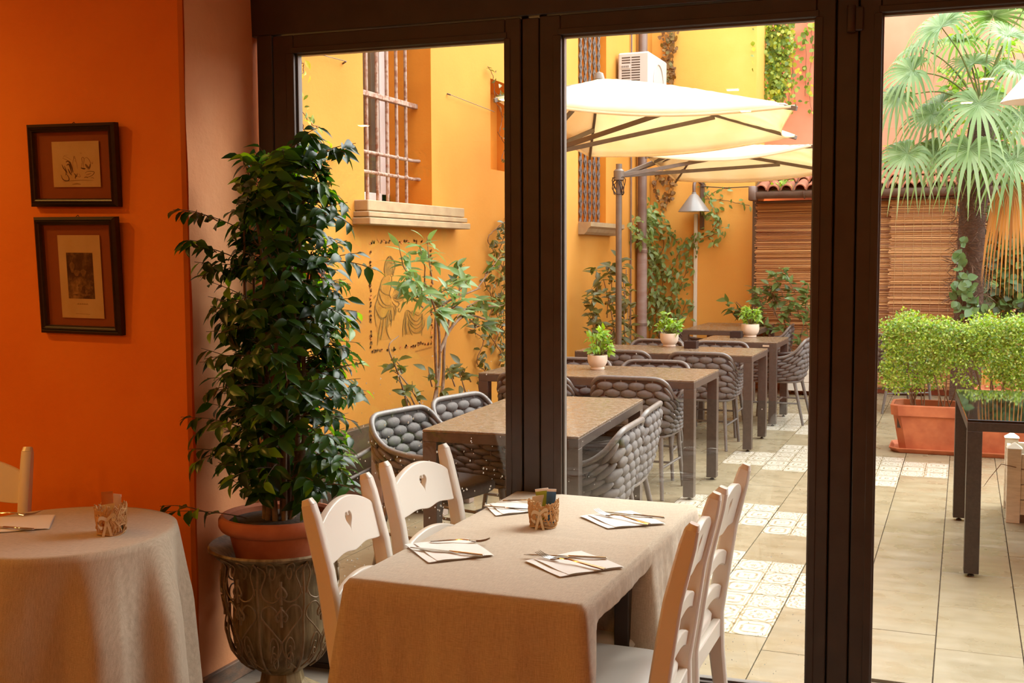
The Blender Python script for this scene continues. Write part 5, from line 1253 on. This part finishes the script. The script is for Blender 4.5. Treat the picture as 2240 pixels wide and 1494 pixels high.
# ---- little potted plants on the tables
m_pot = M('pale beige ceramic', 'dcc7b4', rough=.55)
def pot_plant(q, zc, label, r, h, mat, seed, y_off=0):
    P = at_z(q[0], q[1], OT); P.y += y_off; rnd = random.Random(seed); random.seed(seed)
    t = thing('potted_plant', (P.x, P.y, OT), 0, label, 'potted plant', 'pale potted plants')
    MB().lathe([(r * .66, 0), (r * .70, .004), (r * .70, .014), (r * .62, .018), (r * .8, .03), (r * .94, .05), (r, .075), (r, h - .004), (r * .97, h), (r * .92, h), (r * .9, h - .012), (0, h - .014)], 32, close=True).build('pot', m_pot, t, 40)
    MB().lathe([(0, h - .016), (r * .9, h - .016), (r * .5, h - .004), (0, h)], 20, close=False).build('soil', m_soil, t)
    st = MB(); ms = []
    for k in range(26):
        a = rnd.uniform(0, 6.28); rr = rnd.uniform(.3, 1.25) * r; B = Vector((rr * math.cos(a), rr * math.sin(a), h + rnd.uniform(.03, .17) * (1.3 - .5 * rr / r)))
        st.tube([(B.x * .2, B.y * .2, h - .01), tuple(B * .6 + Vector((0, 0, h * .35))), tuple(B)], .0025, 4, caps=False)
        for i in range(7): ms.append(leaf_matrix(B + rv(.02), rv(1) + Vector((math.cos(a), math.sin(a), -.1)) * .6, Vector((0, 0, 1)) + rv(.5) + Vector((0, -.5, 0)), rnd.uniform(.035, .06)))
    st.build('stems', m_stemg, t); leaves(t, ms, leafset(LM, mat), mat, 0, origin=P)
pot_plant((1307, 808), 0, 'pale pot of bushy green leaves on the second courtyard table', .072, .105, m_fresh, 1)
pot_plant((1464, 758), 0, 'pale pot of bushy green plant on the third courtyard table', .082, .12, m_fresh, 2)
pot_plant((1641, 737), 0, 'pale pot of bushy green plant on the small fourth table', .088, .13, m_fresh, 3)
# ---- clipped hedge in the trough
hd = thing('box_hedge', (.1, 9.83, .34), 0, 'clipped light green box hedge growing in the terracotta trough', 'hedge'); HO = Vector((.1, 9.83, .34)); rnd = random.Random(9); random.seed(9)
ms = []; st = MB()
for k in range(30):
    x = rnd.uniform(-.50, .62); y = rnd.uniform(-.13, .13); top = Vector((x * 1.08 + rnd.uniform(-.1, .1), y * 1.5, rnd.uniform(.35, .55)))
    st.tube(spline([(x, y, 0), tuple(Vector((x, y, 0)).lerp(top, .5) + rv(.06)), tuple(top)], 4), .0055, 5, caps=False)
st.build('stems', m_bark, hd, 60)['kind'] = 'stuff'
def hz(x): return .735 + .025 * math.sin(x * 9) + .018 * math.sin(x * 23 + 1)
for k in range(1750):
    x = rnd.uniform(-.70, .78); z = rnd.uniform(.10, 1.0) ** .62 * hz(x); q = rnd.random()
    y = -.27 + .06 * rnd.random() if q < .55 else (.27 - .05 * rnd.random() if q < .68 else rnd.uniform(-.26, .26))
    lo = .30 + .12 * math.sin(x * 7 + 2) if x > -.45 else .10
    y *= .75 + .3 * min(1, z / .5)
    if z < lo and rnd.random() < .8: continue
    c = Vector((x, y, z)); o = Vector((x * .2, y * 2.5, z - .35)).normalized()
    for i in range(15): ms.append(leaf_matrix(c + rv(.045), o * .4 + rv(1.0), o + rv(.6) + Vector((0, -.3, .4)), rnd.uniform(.018, .033)))
leaves(hd, ms, leafset(LS, m_box), m_box, 0, origin=HO)
# second hedge in the farther trough (only glimpsed through the first)
h2 = thing('box_hedge', (.75, 11.2, .3), 0, 'second box hedge in the farther trough, behind the clipped hedge', 'hedge'); ms = []; st = MB()
for k in range(14): x = rnd.uniform(-.5, .5); st.tube([(x, 0, 0), (x + .05, 0, .4), (x * 1.1, .02, .7)], .006, 5, caps=False)
st.build('stems', m_bark, h2)['kind'] = 'stuff'
for k in range(260):
    c = Vector((rnd.uniform(-.6, .6), rnd.uniform(-.2, .2), rnd.uniform(.25, .75)))
    for i in range(8): ms.append(leaf_matrix(c + rv(.05), rv(1), Vector((0, -.3, 1)) + rv(.6), rnd.uniform(.02, .034)))
leaves(h2, ms, leafset(LS, m_box), m_box, 0, origin=(.75, 11.2, .3))
# plant in the white planter at the right edge
wpb = Vector((.62, 7.55, .34))
bushy('planter_shrub', wpb, 'young shrub in the whitewashed planter at the right edge', [[wpb, wpb + Vector((-.1, 0, .2)), wpb + Vector((-.26, -.05, .3))], [wpb, wpb + Vector((.1, 0, .3))]], [(wpb + Vector((-.27, -.05, .26)), wpb + Vector((-.12, 0, .12))), (wpb + Vector((-.2, .05, .34)), wpb + Vector((-.08, 0, .15))), (wpb + Vector((.15, 0, .4)), wpb + Vector((.05, 0, .15)))], LM, m_fresh, .085, 12, 12, 81)
tag(MB().tube([Vector((.34, 7.32, .33)), at_y(2190, 1015, 7.25), at_y(2163, 1048, 7.22), at_y(2152, 1064, 7.21)], [.003, .0025, .002, .001], 5).build('bare_twig', m_vine), 'bare thin twig poking out from the whitewashed planter', 'twig')
# ---- fan palm
PX, PY = .02, 11.55
pm = thing('fan_palm', (PX, PY, 0), 0, 'fan palm with shaggy fibrous trunk rising behind the hedge', 'palm tree'); PO = Vector((PX, PY, 0))
m_fib = leaf_mat('palm fibre', ['4a372a', '5c4636', '6e5644', '3c2c22'], .05, .9)
crown = at_y(2148, 212, PY) - PO
MB().tube([(0, 0, 0), (.02, 0, 1.0), (.03, 0, 2.0), (.09, 0, 2.55), tuple(crown + Vector((0, 0, -.05)))], [.15, .13, .12, .15, .08], 14).build('trunk', M('palm trunk', '4f3d30', '6a5444', rough=.95, ns=14, stretch=(2, 2, 5), bump=1.0, bs=30, bd=.03), pm, 60)
ms = []; rnd = random.Random(3); random.seed(3)
for k in range(1500):
    z = rnd.uniform(.6, 2.75); a = rnd.uniform(0, 6.28); r = .13 + .03 * rnd.random() + (.03 if z > 2.3 else 0); ms.append(leaf_matrix(Vector((r * math.cos(a) + .03 * min(z, 2) / 2 + (.06 if z > 2.4 else 0), r * math.sin(a), z)), Vector((math.cos(a) * .5, math.sin(a) * .5, rnd.uniform(-1, .4))) + rv(.6), Vector((math.cos(a), math.sin(a), 0)), rnd.uniform(.06, .16)))
leaves(pm, ms, leafset(leaf_mesh('fibre', 1, .06, .0, .2, 2), m_fib), m_fib, 0, stuff='trunk_fibre', origin=PO)
m_palm = leaf_mat('palm fronds', ['4f6e34', '668444', '7d9860', '5c7a42', '8ea474'], .38, .35); m_palmd = leaf_mat('dead palm fronds', ['a8743c', 'b98850', '8c5c30'], .3, .7)
def frond(hub, face, droop, size, nleaf=24, mat=None, arc=300, base_ang=None):
    """fan leaf: hub point (local), face = direction the fan looks to"""
    hub = Vector(hub); d = (hub - crown); d = d.normalized() if d.length > .05 else Vector((0, 0, 1))
    f = Vector(face).normalized(); x = d - f * d.dot(f); x = x.normalized() if x.length > .05 else f.orthogonal().normalized(); y = f.cross(x)
    o = MB()
    for k in range(nleaf):
        a = R(arc) * (k / (nleaf - 1) - .5); dr = x * math.cos(a) + y * math.sin(a); L = size * (.82 + .18 * math.cos(a)) * rnd.uniform(.93, 1.05); sd = f.cross(dr).normalized(); w = size * .068; V = []
        for i in range(7):
            q = i / 6; ww = w * (1.0 if .25 < q < .6 else (.5 + q * 2 if q <= .25 else max(.06, (1 - q) / .4)))
            bend = -droop * size * max(0, q - .35) ** 2 * 1.5
            p = hub + dr * L * (q * (1 - .12 * droop * q)) + f * (.05 * size * math.sin(q * 3)) + Vector((0, 0, bend)); V += [p - sd * ww / 2 + f * ww * .18, p, p + sd * ww / 2 + f * ww * .18]
        o.add(V, [(3 * i + j, 3 * i + j + 1, 3 * i + j + 4, 3 * i + j + 3) for i in range(6) for j in (0, 1)])
    fr_ = o.build('frond', mat or m_palm, pm, 180)
    m_ = crown.lerp(hub, .5) + Vector((0, 0, .06 * (hub - crown).length)); MB().tube(spline([tuple(crown + Vector((0, 0, -.1))), tuple(m_), tuple(hub)], 5), [.011 - .006 * i / 10 for i in range(11)], 6, caps=False).build('petiole', m_stemg, fr_, 60)
def hb(x, y, dy): return at_y(x, y, PY + dy) - PO
FR = [((2172, 34), .15, (.1, .8, .5), .1, .40), ((2060, 60), -.25, (-.4, -.6, .7), .9, .50), ((1997, 155), -.35, (-.3, -.8, .5), .8, .42), ((1966, 212), -.30, (-.4, -.7, .6), .8, .42), ((2141, 226), -.55, (0, -.9, .45), .55, .46), ((1986, 336), -.40, (-.2, -.8, .55), .8, .44), ((2122, 326), -.60, (0, -.85, .5), .7, .46), ((2206, 78), -.25, (.4, -.5, .75), .6, .42), ((2222, 150), -.4, (.4, -.6, .7), .9, .40), ((2215, 348), -.5, (.2, -.8, .5), .8, .46), ((2060, 225), .2, (-.4, -.5, .7), .9, .40), ((2040, 250), -.1, (-.3, -.7, .6), 1.0, .42), ((2235, 250), -.3, (.3, -.8, .5), .9, .42), ((2100, 90), .3, (-.1, .2, 1), .6, .40), ((2240, 20), .2, (.4, .1, .9), .5, .42), ((2180, 270), .2, (.1, -.6, .7), .9, .40), ((2010, 100), .1, (-.5, -.3, .8), .8, .42), ((2050, 330), -.1, (-.1, -.8, .5), .9, .42), ((2130, 140), .1, (0, -.5, .8), .5, .40), ((2170, 330), -.2, (.1, -.8, .5), 1.0, .40)]
for (q, dy, face, droop, size) in FR: frond(hb(q[0], q[1], dy), face, droop, size * 1.12)
frond(hb(2212, 400, -.3), (.1, -.9, .2), 2.2, .5, 22, m_palmd, 130)
# ivy up the palm trunk and on the trellis at the right
climber('trunk_ivy', 'dark green ivy climbing the shaggy palm trunk', [[(2105, 690), (2100, 640), (2108, 600), (2098, 560), (2106, 520)], [(2130, 690), (2115, 650), (2118, 620), (2100, 590)], [(2150, 690), (2125, 665), (2112, 630)], [(2098, 660), (2090, 640), (2100, 610)], [(2120, 680), (2140, 670), (2155, 685)]], lambda x, y: at_y(x, y, PY - .16), LI, leaf_mat('dark ivy', ['3a5630', '4a6a3c', '5d7c4c', '33492a'], .25, .35), .085, .02, 91, .04, nobj=60, out=Vector((0, -1, 0)))
tr_ = thing('trellis', tuple(at_y(2210, 690, 13.45)), 0, 'dark green wooden lattice trellis on the wall at the right edge', 'trellis'); TO = at_y(2210, 690, 13.45); m_trel = M('dark green slats', '2f3a2c', rough=.7)
for s in (-1, 1):
    for k in range(7):
        c = Vector((-.2 + k * .14, 0, .55)); d = Vector((.35 * s, 0, .6)).normalized(); Tm = Matrix((d.cross(Vector((0, 1, 0))).normalized(), Vector((0, 1, 0)), d)).transposed().to_4x4(); Tm.translation = c + Vector((0, .012 * s, 0))
        MB().box(-.016, .016, -.005, .005, -.75, .75, b=.002, T=Tm).build('slat', m_trel, tr_)
rnd = random.Random(12); IL = []
for k in range(16):
    x = 2178 + rnd.random() * 80; y = 440 + rnd.random() * 60; ln = []
    for i in range(5): ln.append((x, y)); x += rnd.uniform(-12, 14); y += rnd.uniform(30, 60)
    IL.append(ln)
climber('trellis_ivy', 'mass of dark ivy covering the trellis at the right edge', IL, lambda x, y: at_y(x, y, 13.3), LI, leaf_mat('deep green ivy', ['2f4a26', '3d5a2e', '4f6e3a', '26401f', '6a8a44'], .25, .4), .10, .018, 92, .09, out=Vector((0, -1, 0)), nobj=40)  # darker greens than the other ivy leaves
# greenery rising behind the roof and fronds
bk = Vector((.9, 14.0, 2.7)); random.seed(5)
bushy('roof_shrub', bk, 'bright green shrubbery behind the palm above the lean-to roof', [[bk, bk + Vector((0, 0, .8))]], [(at_y(2080 + 25 * (k % 7), 80 + 45 * (k // 7), 13.9) + rv(.15), at_y(2110 + 22 * (k % 7), 130 + 45 * (k // 7), 14.0)) for k in range(42)], LM, m_fresh, .13, 12, 0, 95, .3)
# ================================================================ PAINTED FIGURES ON THE WALL, RAINDROPS, SMALL FITTINGS
m_mur1 = M('mural charcoal line', '6a4c1a', rough=.9); m_mur2 = M('mural soft brown', '9a6e26', rough=.9); m_mur3 = M('stencil brown', '7a4c16', rough=.9); m_mur4 = M('stencil coral', 'd8823a', rough=.9)
def wash(name, col, a):
    t = NT(name); t.b.inputs['Base Color'].default_value = lin(col); t.b.inputs['Roughness'].default_value = .9
    v = t.coords(); t.l(t.math('MULTIPLY', t.rng(t.noise(v, 9, 4), .35, .65, .2, 1.0), a), t.b.inputs['Alpha']); return t.m
def mw(p, d=.0035): q = at_x(790 + p[0] / 6.2235, 540 + p[1] / 6.2235, XW); return Vector((d, q.y, q.z))
mu = thing('wall_painting', (XW, 0, 0), 0, 'faded wall painting of two draped women inside a stencilled leaf border', 'mural')
def shape(poly, nm, mat, d): 
    P = [mw(p, d) for p in poly]; MB().add(P, [tuple(range(len(P)))]).build(nm, mat, mu)
shape([(320, 370), (260, 470), (230, 620), (190, 760), (180, 950), (210, 1120), (225, 1280), (380, 1260), (360, 1100), (440, 980), (470, 850), (410, 770), (390, 640), (410, 480), (390, 400)], 'robe_wash', wash('robe wash', 'b07c22', .55), .002)
shape([(600, 880), (570, 1000), (565, 1200), (690, 1190), (810, 1180), (850, 1080), (865, 970), (820, 900), (700, 870)], 'robe_wash', wash('robe wash 2', 'b07c22', .55), .002)
shape([(320, 380), (318, 250), (345, 160), (380, 125), (430, 170), (455, 220), (450, 290), (430, 380)], 'hair_wash', wash('hair wash', '8a6a2c', .6), .002)
shape([(410, 660), (440, 600), (480, 540), (560, 520), (580, 600), (575, 700), (520, 720), (430, 700)], 'basket_wash', wash('basket wash', '9a7428', .5), .002)
ST1 = [[(320, 380), (310, 300), (330, 200), (380, 125), (425, 165), (455, 225), (455, 290), (440, 340)], [(345, 160), (365, 140), (400, 150), (430, 190)], [(330, 260), (350, 220), (390, 210), (420, 240)], [(425, 290), (435, 320), (432, 340), (440, 350), (428, 365), (432, 385), (410, 400), (385, 375)], [(400, 325), (415, 322)], [(420, 352), (436, 354)],
       [(380, 375), (330, 395), (285, 440), (260, 520), (235, 610), (215, 720), (185, 800), (180, 930), (200, 1080)], [(410, 400), (412, 470), (400, 560), (380, 640), (410, 700)], [(260, 520), (270, 600), (320, 640), (380, 660), (400, 700)], [(240, 560), (250, 660), (280, 740), (330, 790), (400, 800)], [(215, 700), (260, 790), (340, 830), (430, 800)], [(200, 650), (180, 680), (165, 700)],
       [(180, 800), (210, 880), (260, 960), (330, 950), (370, 860)], [(215, 900), (260, 975), (320, 960), (355, 880)], [(270, 970), (250, 1080), (230, 1200), (215, 1340)], [(300, 965), (290, 1080), (270, 1200), (260, 1260)], [(340, 930), (335, 1050), (345, 1150), (380, 1240), (405, 1260)], [(370, 860), (360, 980), (350, 1100)], [(390, 850), (410, 950), (400, 1080)], [(430, 810), (450, 880), (440, 1000)], [(450, 800), (470, 860), (460, 930)], [(400, 860), (385, 950), (400, 1010), (420, 980)],
       [(430, 690), (445, 660), (470, 650), (520, 600), (545, 610), (580, 660), (575, 700), (520, 735), (450, 725), (430, 690)], [(440, 690), (500, 712), (578, 690)], [(455, 725), (470, 745), (490, 745), (515, 770), (500, 800), (480, 820), (465, 800)], [(415, 740), (440, 780), (480, 810)], [(490, 870), (520, 880), (540, 850), (560, 780), (570, 720)], [(500, 870), (510, 830)],
       [(595, 880), (580, 980), (565, 1080), (560, 1220)], [(620, 870), (640, 960), (690, 1040), (760, 1060), (820, 990), (830, 900)], [(650, 900), (690, 980), (750, 1010), (810, 950)], [(640, 1000), (690, 1080), (750, 1110), (830, 1050)], [(630, 1060), (680, 1140), (740, 1170), (800, 1150), (850, 1080), (865, 980)], [(610, 900), (600, 1050), (620, 1180)], [(640, 960), (650, 1100), (690, 1200)], [(820, 910), (825, 1050), (818, 1200)], [(600, 870), (640, 865), (680, 900), (700, 860)], [(600, 960), (595, 1080), (600, 1200)], [(700, 880), (760, 930), (820, 900)]]
for k in range(9): cx, cz = 462 + (k % 5) * 24 + (12 if k > 4 else 0), 685 - (k // 5) * 28 - abs(2 - k % 5) * -3; ST1.append([(cx + 13 * math.cos(q), cz + 12 * math.sin(q)) for q in [2 * math.pi * i / 8 for i in range(9)]])
for k in range(7): ST1.append([(440 + 22 * k, 610 - 10 * k), (470 + 14 * k, 560 - 6 * k), (500 + 8 * k, 520)])
a1, a2 = MB(), MB()
for i, s in enumerate(ST1):
    ribbon(a1, spline(s, 5), 4.5 if i % 3 else 7, lambda p: mw(p)); 
    if i < 44: ribbon(a2, spline([(x + 5, y + 3) for x, y in s], 5), 9, lambda p: mw(p, .003))
a1.build('figure_lines', m_mur1, mu); a2.build('figure_shading', m_mur2, mu)
rnd = random.Random(17); b1, b2 = MB(), MB(); bw = lambda p: mw(p, .0032)
def sprig(cx, cz):
    mb = b2 if rnd.random() < .25 else b1
    for k in range(rnd.randint(3, 5)):
        x, z, rx, rz = cx + rnd.uniform(-12, 12), cz + rnd.uniform(-18, 18), rnd.uniform(6, 10), rnd.uniform(10, 17)
        mb.add([bw((x + rx * math.cos(q) * (1 + .3 * math.sin(3 * q)), z + rz * math.sin(q))) for q in [2 * math.pi * i / 8 for i in range(8)]], [tuple(range(8))])
TLc, TRc, BRc, BLc = (120, -70), (945, -80), (960, 1300), (130, 1440)   # border corners in the same frame
for (A, B, n) in ((TLc, TRc, 24), (TRc, BRc, 26), (BRc, BLc, 24), (BLc, TLc, 28)):
    for k in range(n):
        if rnd.random() < .12: continue
        f = (k + .5) / n; sprig(A[0] + (B[0] - A[0]) * f + rnd.uniform(-6, 6), A[1] + (B[1] - A[1]) * f + rnd.uniform(-14, 14))
b1.build('stencil_border', m_mur3, mu); b2.build('stencil_border_coral', m_mur4, mu)
# small hand-lettered line under the border
fc = bpy.data.curves.new('inscription', 'FONT'); fc.body = 'Atelier del Carmine di Gaia Montani'; fc.size = .034; fc.shear = .3; fc.extrude = 0
fo = bpy.data.objects.new('inscription', fc); COL.objects.link(fo); me = bpy.data.meshes.new_from_object(fo.evaluated_get(bpy.context.evaluated_depsgraph_get())); bpy.data.objects.remove(fo)
i0, i1 = at_x(907, 771, XW), at_x(944, 761, XW); wtxt = max(v.co.x for v in me.vertices); s_ = (i1.y - i0.y) / wtxt
for v in me.vertices: v.co = Vector((.003, i0.y + v.co.x * s_, i0.z + v.co.y * s_ * 1.15 + (i1.z - i0.z) * v.co.x / wtxt))
me.materials.clear(); link('inscription', me, m_mur3, mu)
# ---- raindrops on the outer face of the first leaf
m_drop = M('water drop', 'f4f6f4', rough=.02, spec=.8); m_drop.node_tree.nodes['Principled BSDF'].inputs['Transmission Weight'].default_value = .75
rd = MB(); rnd = random.Random(44)
u0d, u1d = U['ag'], U['bg']
for k in range(900):
    f = rnd.random(); u = u0d + (u1d - u0d) * (f ** .75 if k % 3 else rnd.random()); z = glass_bottom + abs(rnd.gauss(0, .45))
    if z > 1.25: continue
    r = rnd.uniform(.0012, .0032)
    rd.ell((u, .0385, z), (Vector((r, 0, 0)), Vector((0, r * .5, 0)), Vector((0, 0, r * rnd.uniform(1, 1.6)))), 6, 4)
o = rd.build('raindrops', m_drop, door1, 180); o['kind'] = 'stuff'
rd = MB()
for k in range(260):
    u = U['cg'] + (U['dg'] - U['cg']) * rnd.random() ** 1.6; z = glass_bottom + abs(rnd.gauss(0, .45)); r = rnd.uniform(.0008, .002)
    if z < 1.3: rd.ell((u, .0385, z), (Vector((r, 0, 0)), Vector((0, r * .5, 0)), Vector((0, 0, r * 1.3))), 6, 4)
o = rd.build('raindrops', m_drop, door2, 180); o['kind'] = 'stuff'
# ---- wall wires and hanging terracotta saucer
wr = MB(); A, B = at_x(660, 112, XW) + Vector((.03, 0, 0)), at_x(748, 135, XW) + Vector((.03, 0, 0)); wr.tube([A, B], .0025, 5); wr.tube([B, B + Vector((-.03, .01, -.01))], .006, 5)
tag(wr.build('guide_wire', m_darkiron), 'short plant wire fixed to the yellow wall above the ficus', 'wire', 'plant wires on the yellow wall')
wr = MB(); A, B = at_x(978, 208, XW) + Vector((.03, 0, 0)), at_x(1074, 245, XW) + Vector((.03, 0, 0)); wr.tube([A, B], .0025, 5); wr.tube([A, A + Vector((-.03, 0, .01))], .006, 5)
tag(wr.build('guide_wire', m_darkiron), 'short plant wire between the barred window and the dark niche', 'wire', 'plant wires on the yellow wall')
ps = at_x(687, 590, XW + .08); hp = thing('hanging_pot', (XW + .09, ps.y, ps.z - .08), 0, 'small terracotta pot hanging on chains on the yellow wall behind the ficus', 'pot')
MB().lathe([(0, 0), (.05, 0), (.055, .02), (.075, .12), (.082, .122), (.082, .145), (.072, .145), (.068, .12), (0, .11)], 20, close=False).build('pot_body', m_terra, hp, 40)
MB().tube([(.07, 0, .14), (0, 0, .42), (-.06, 0, .14)], .003, 4).build('chain', m_darkiron, hp)
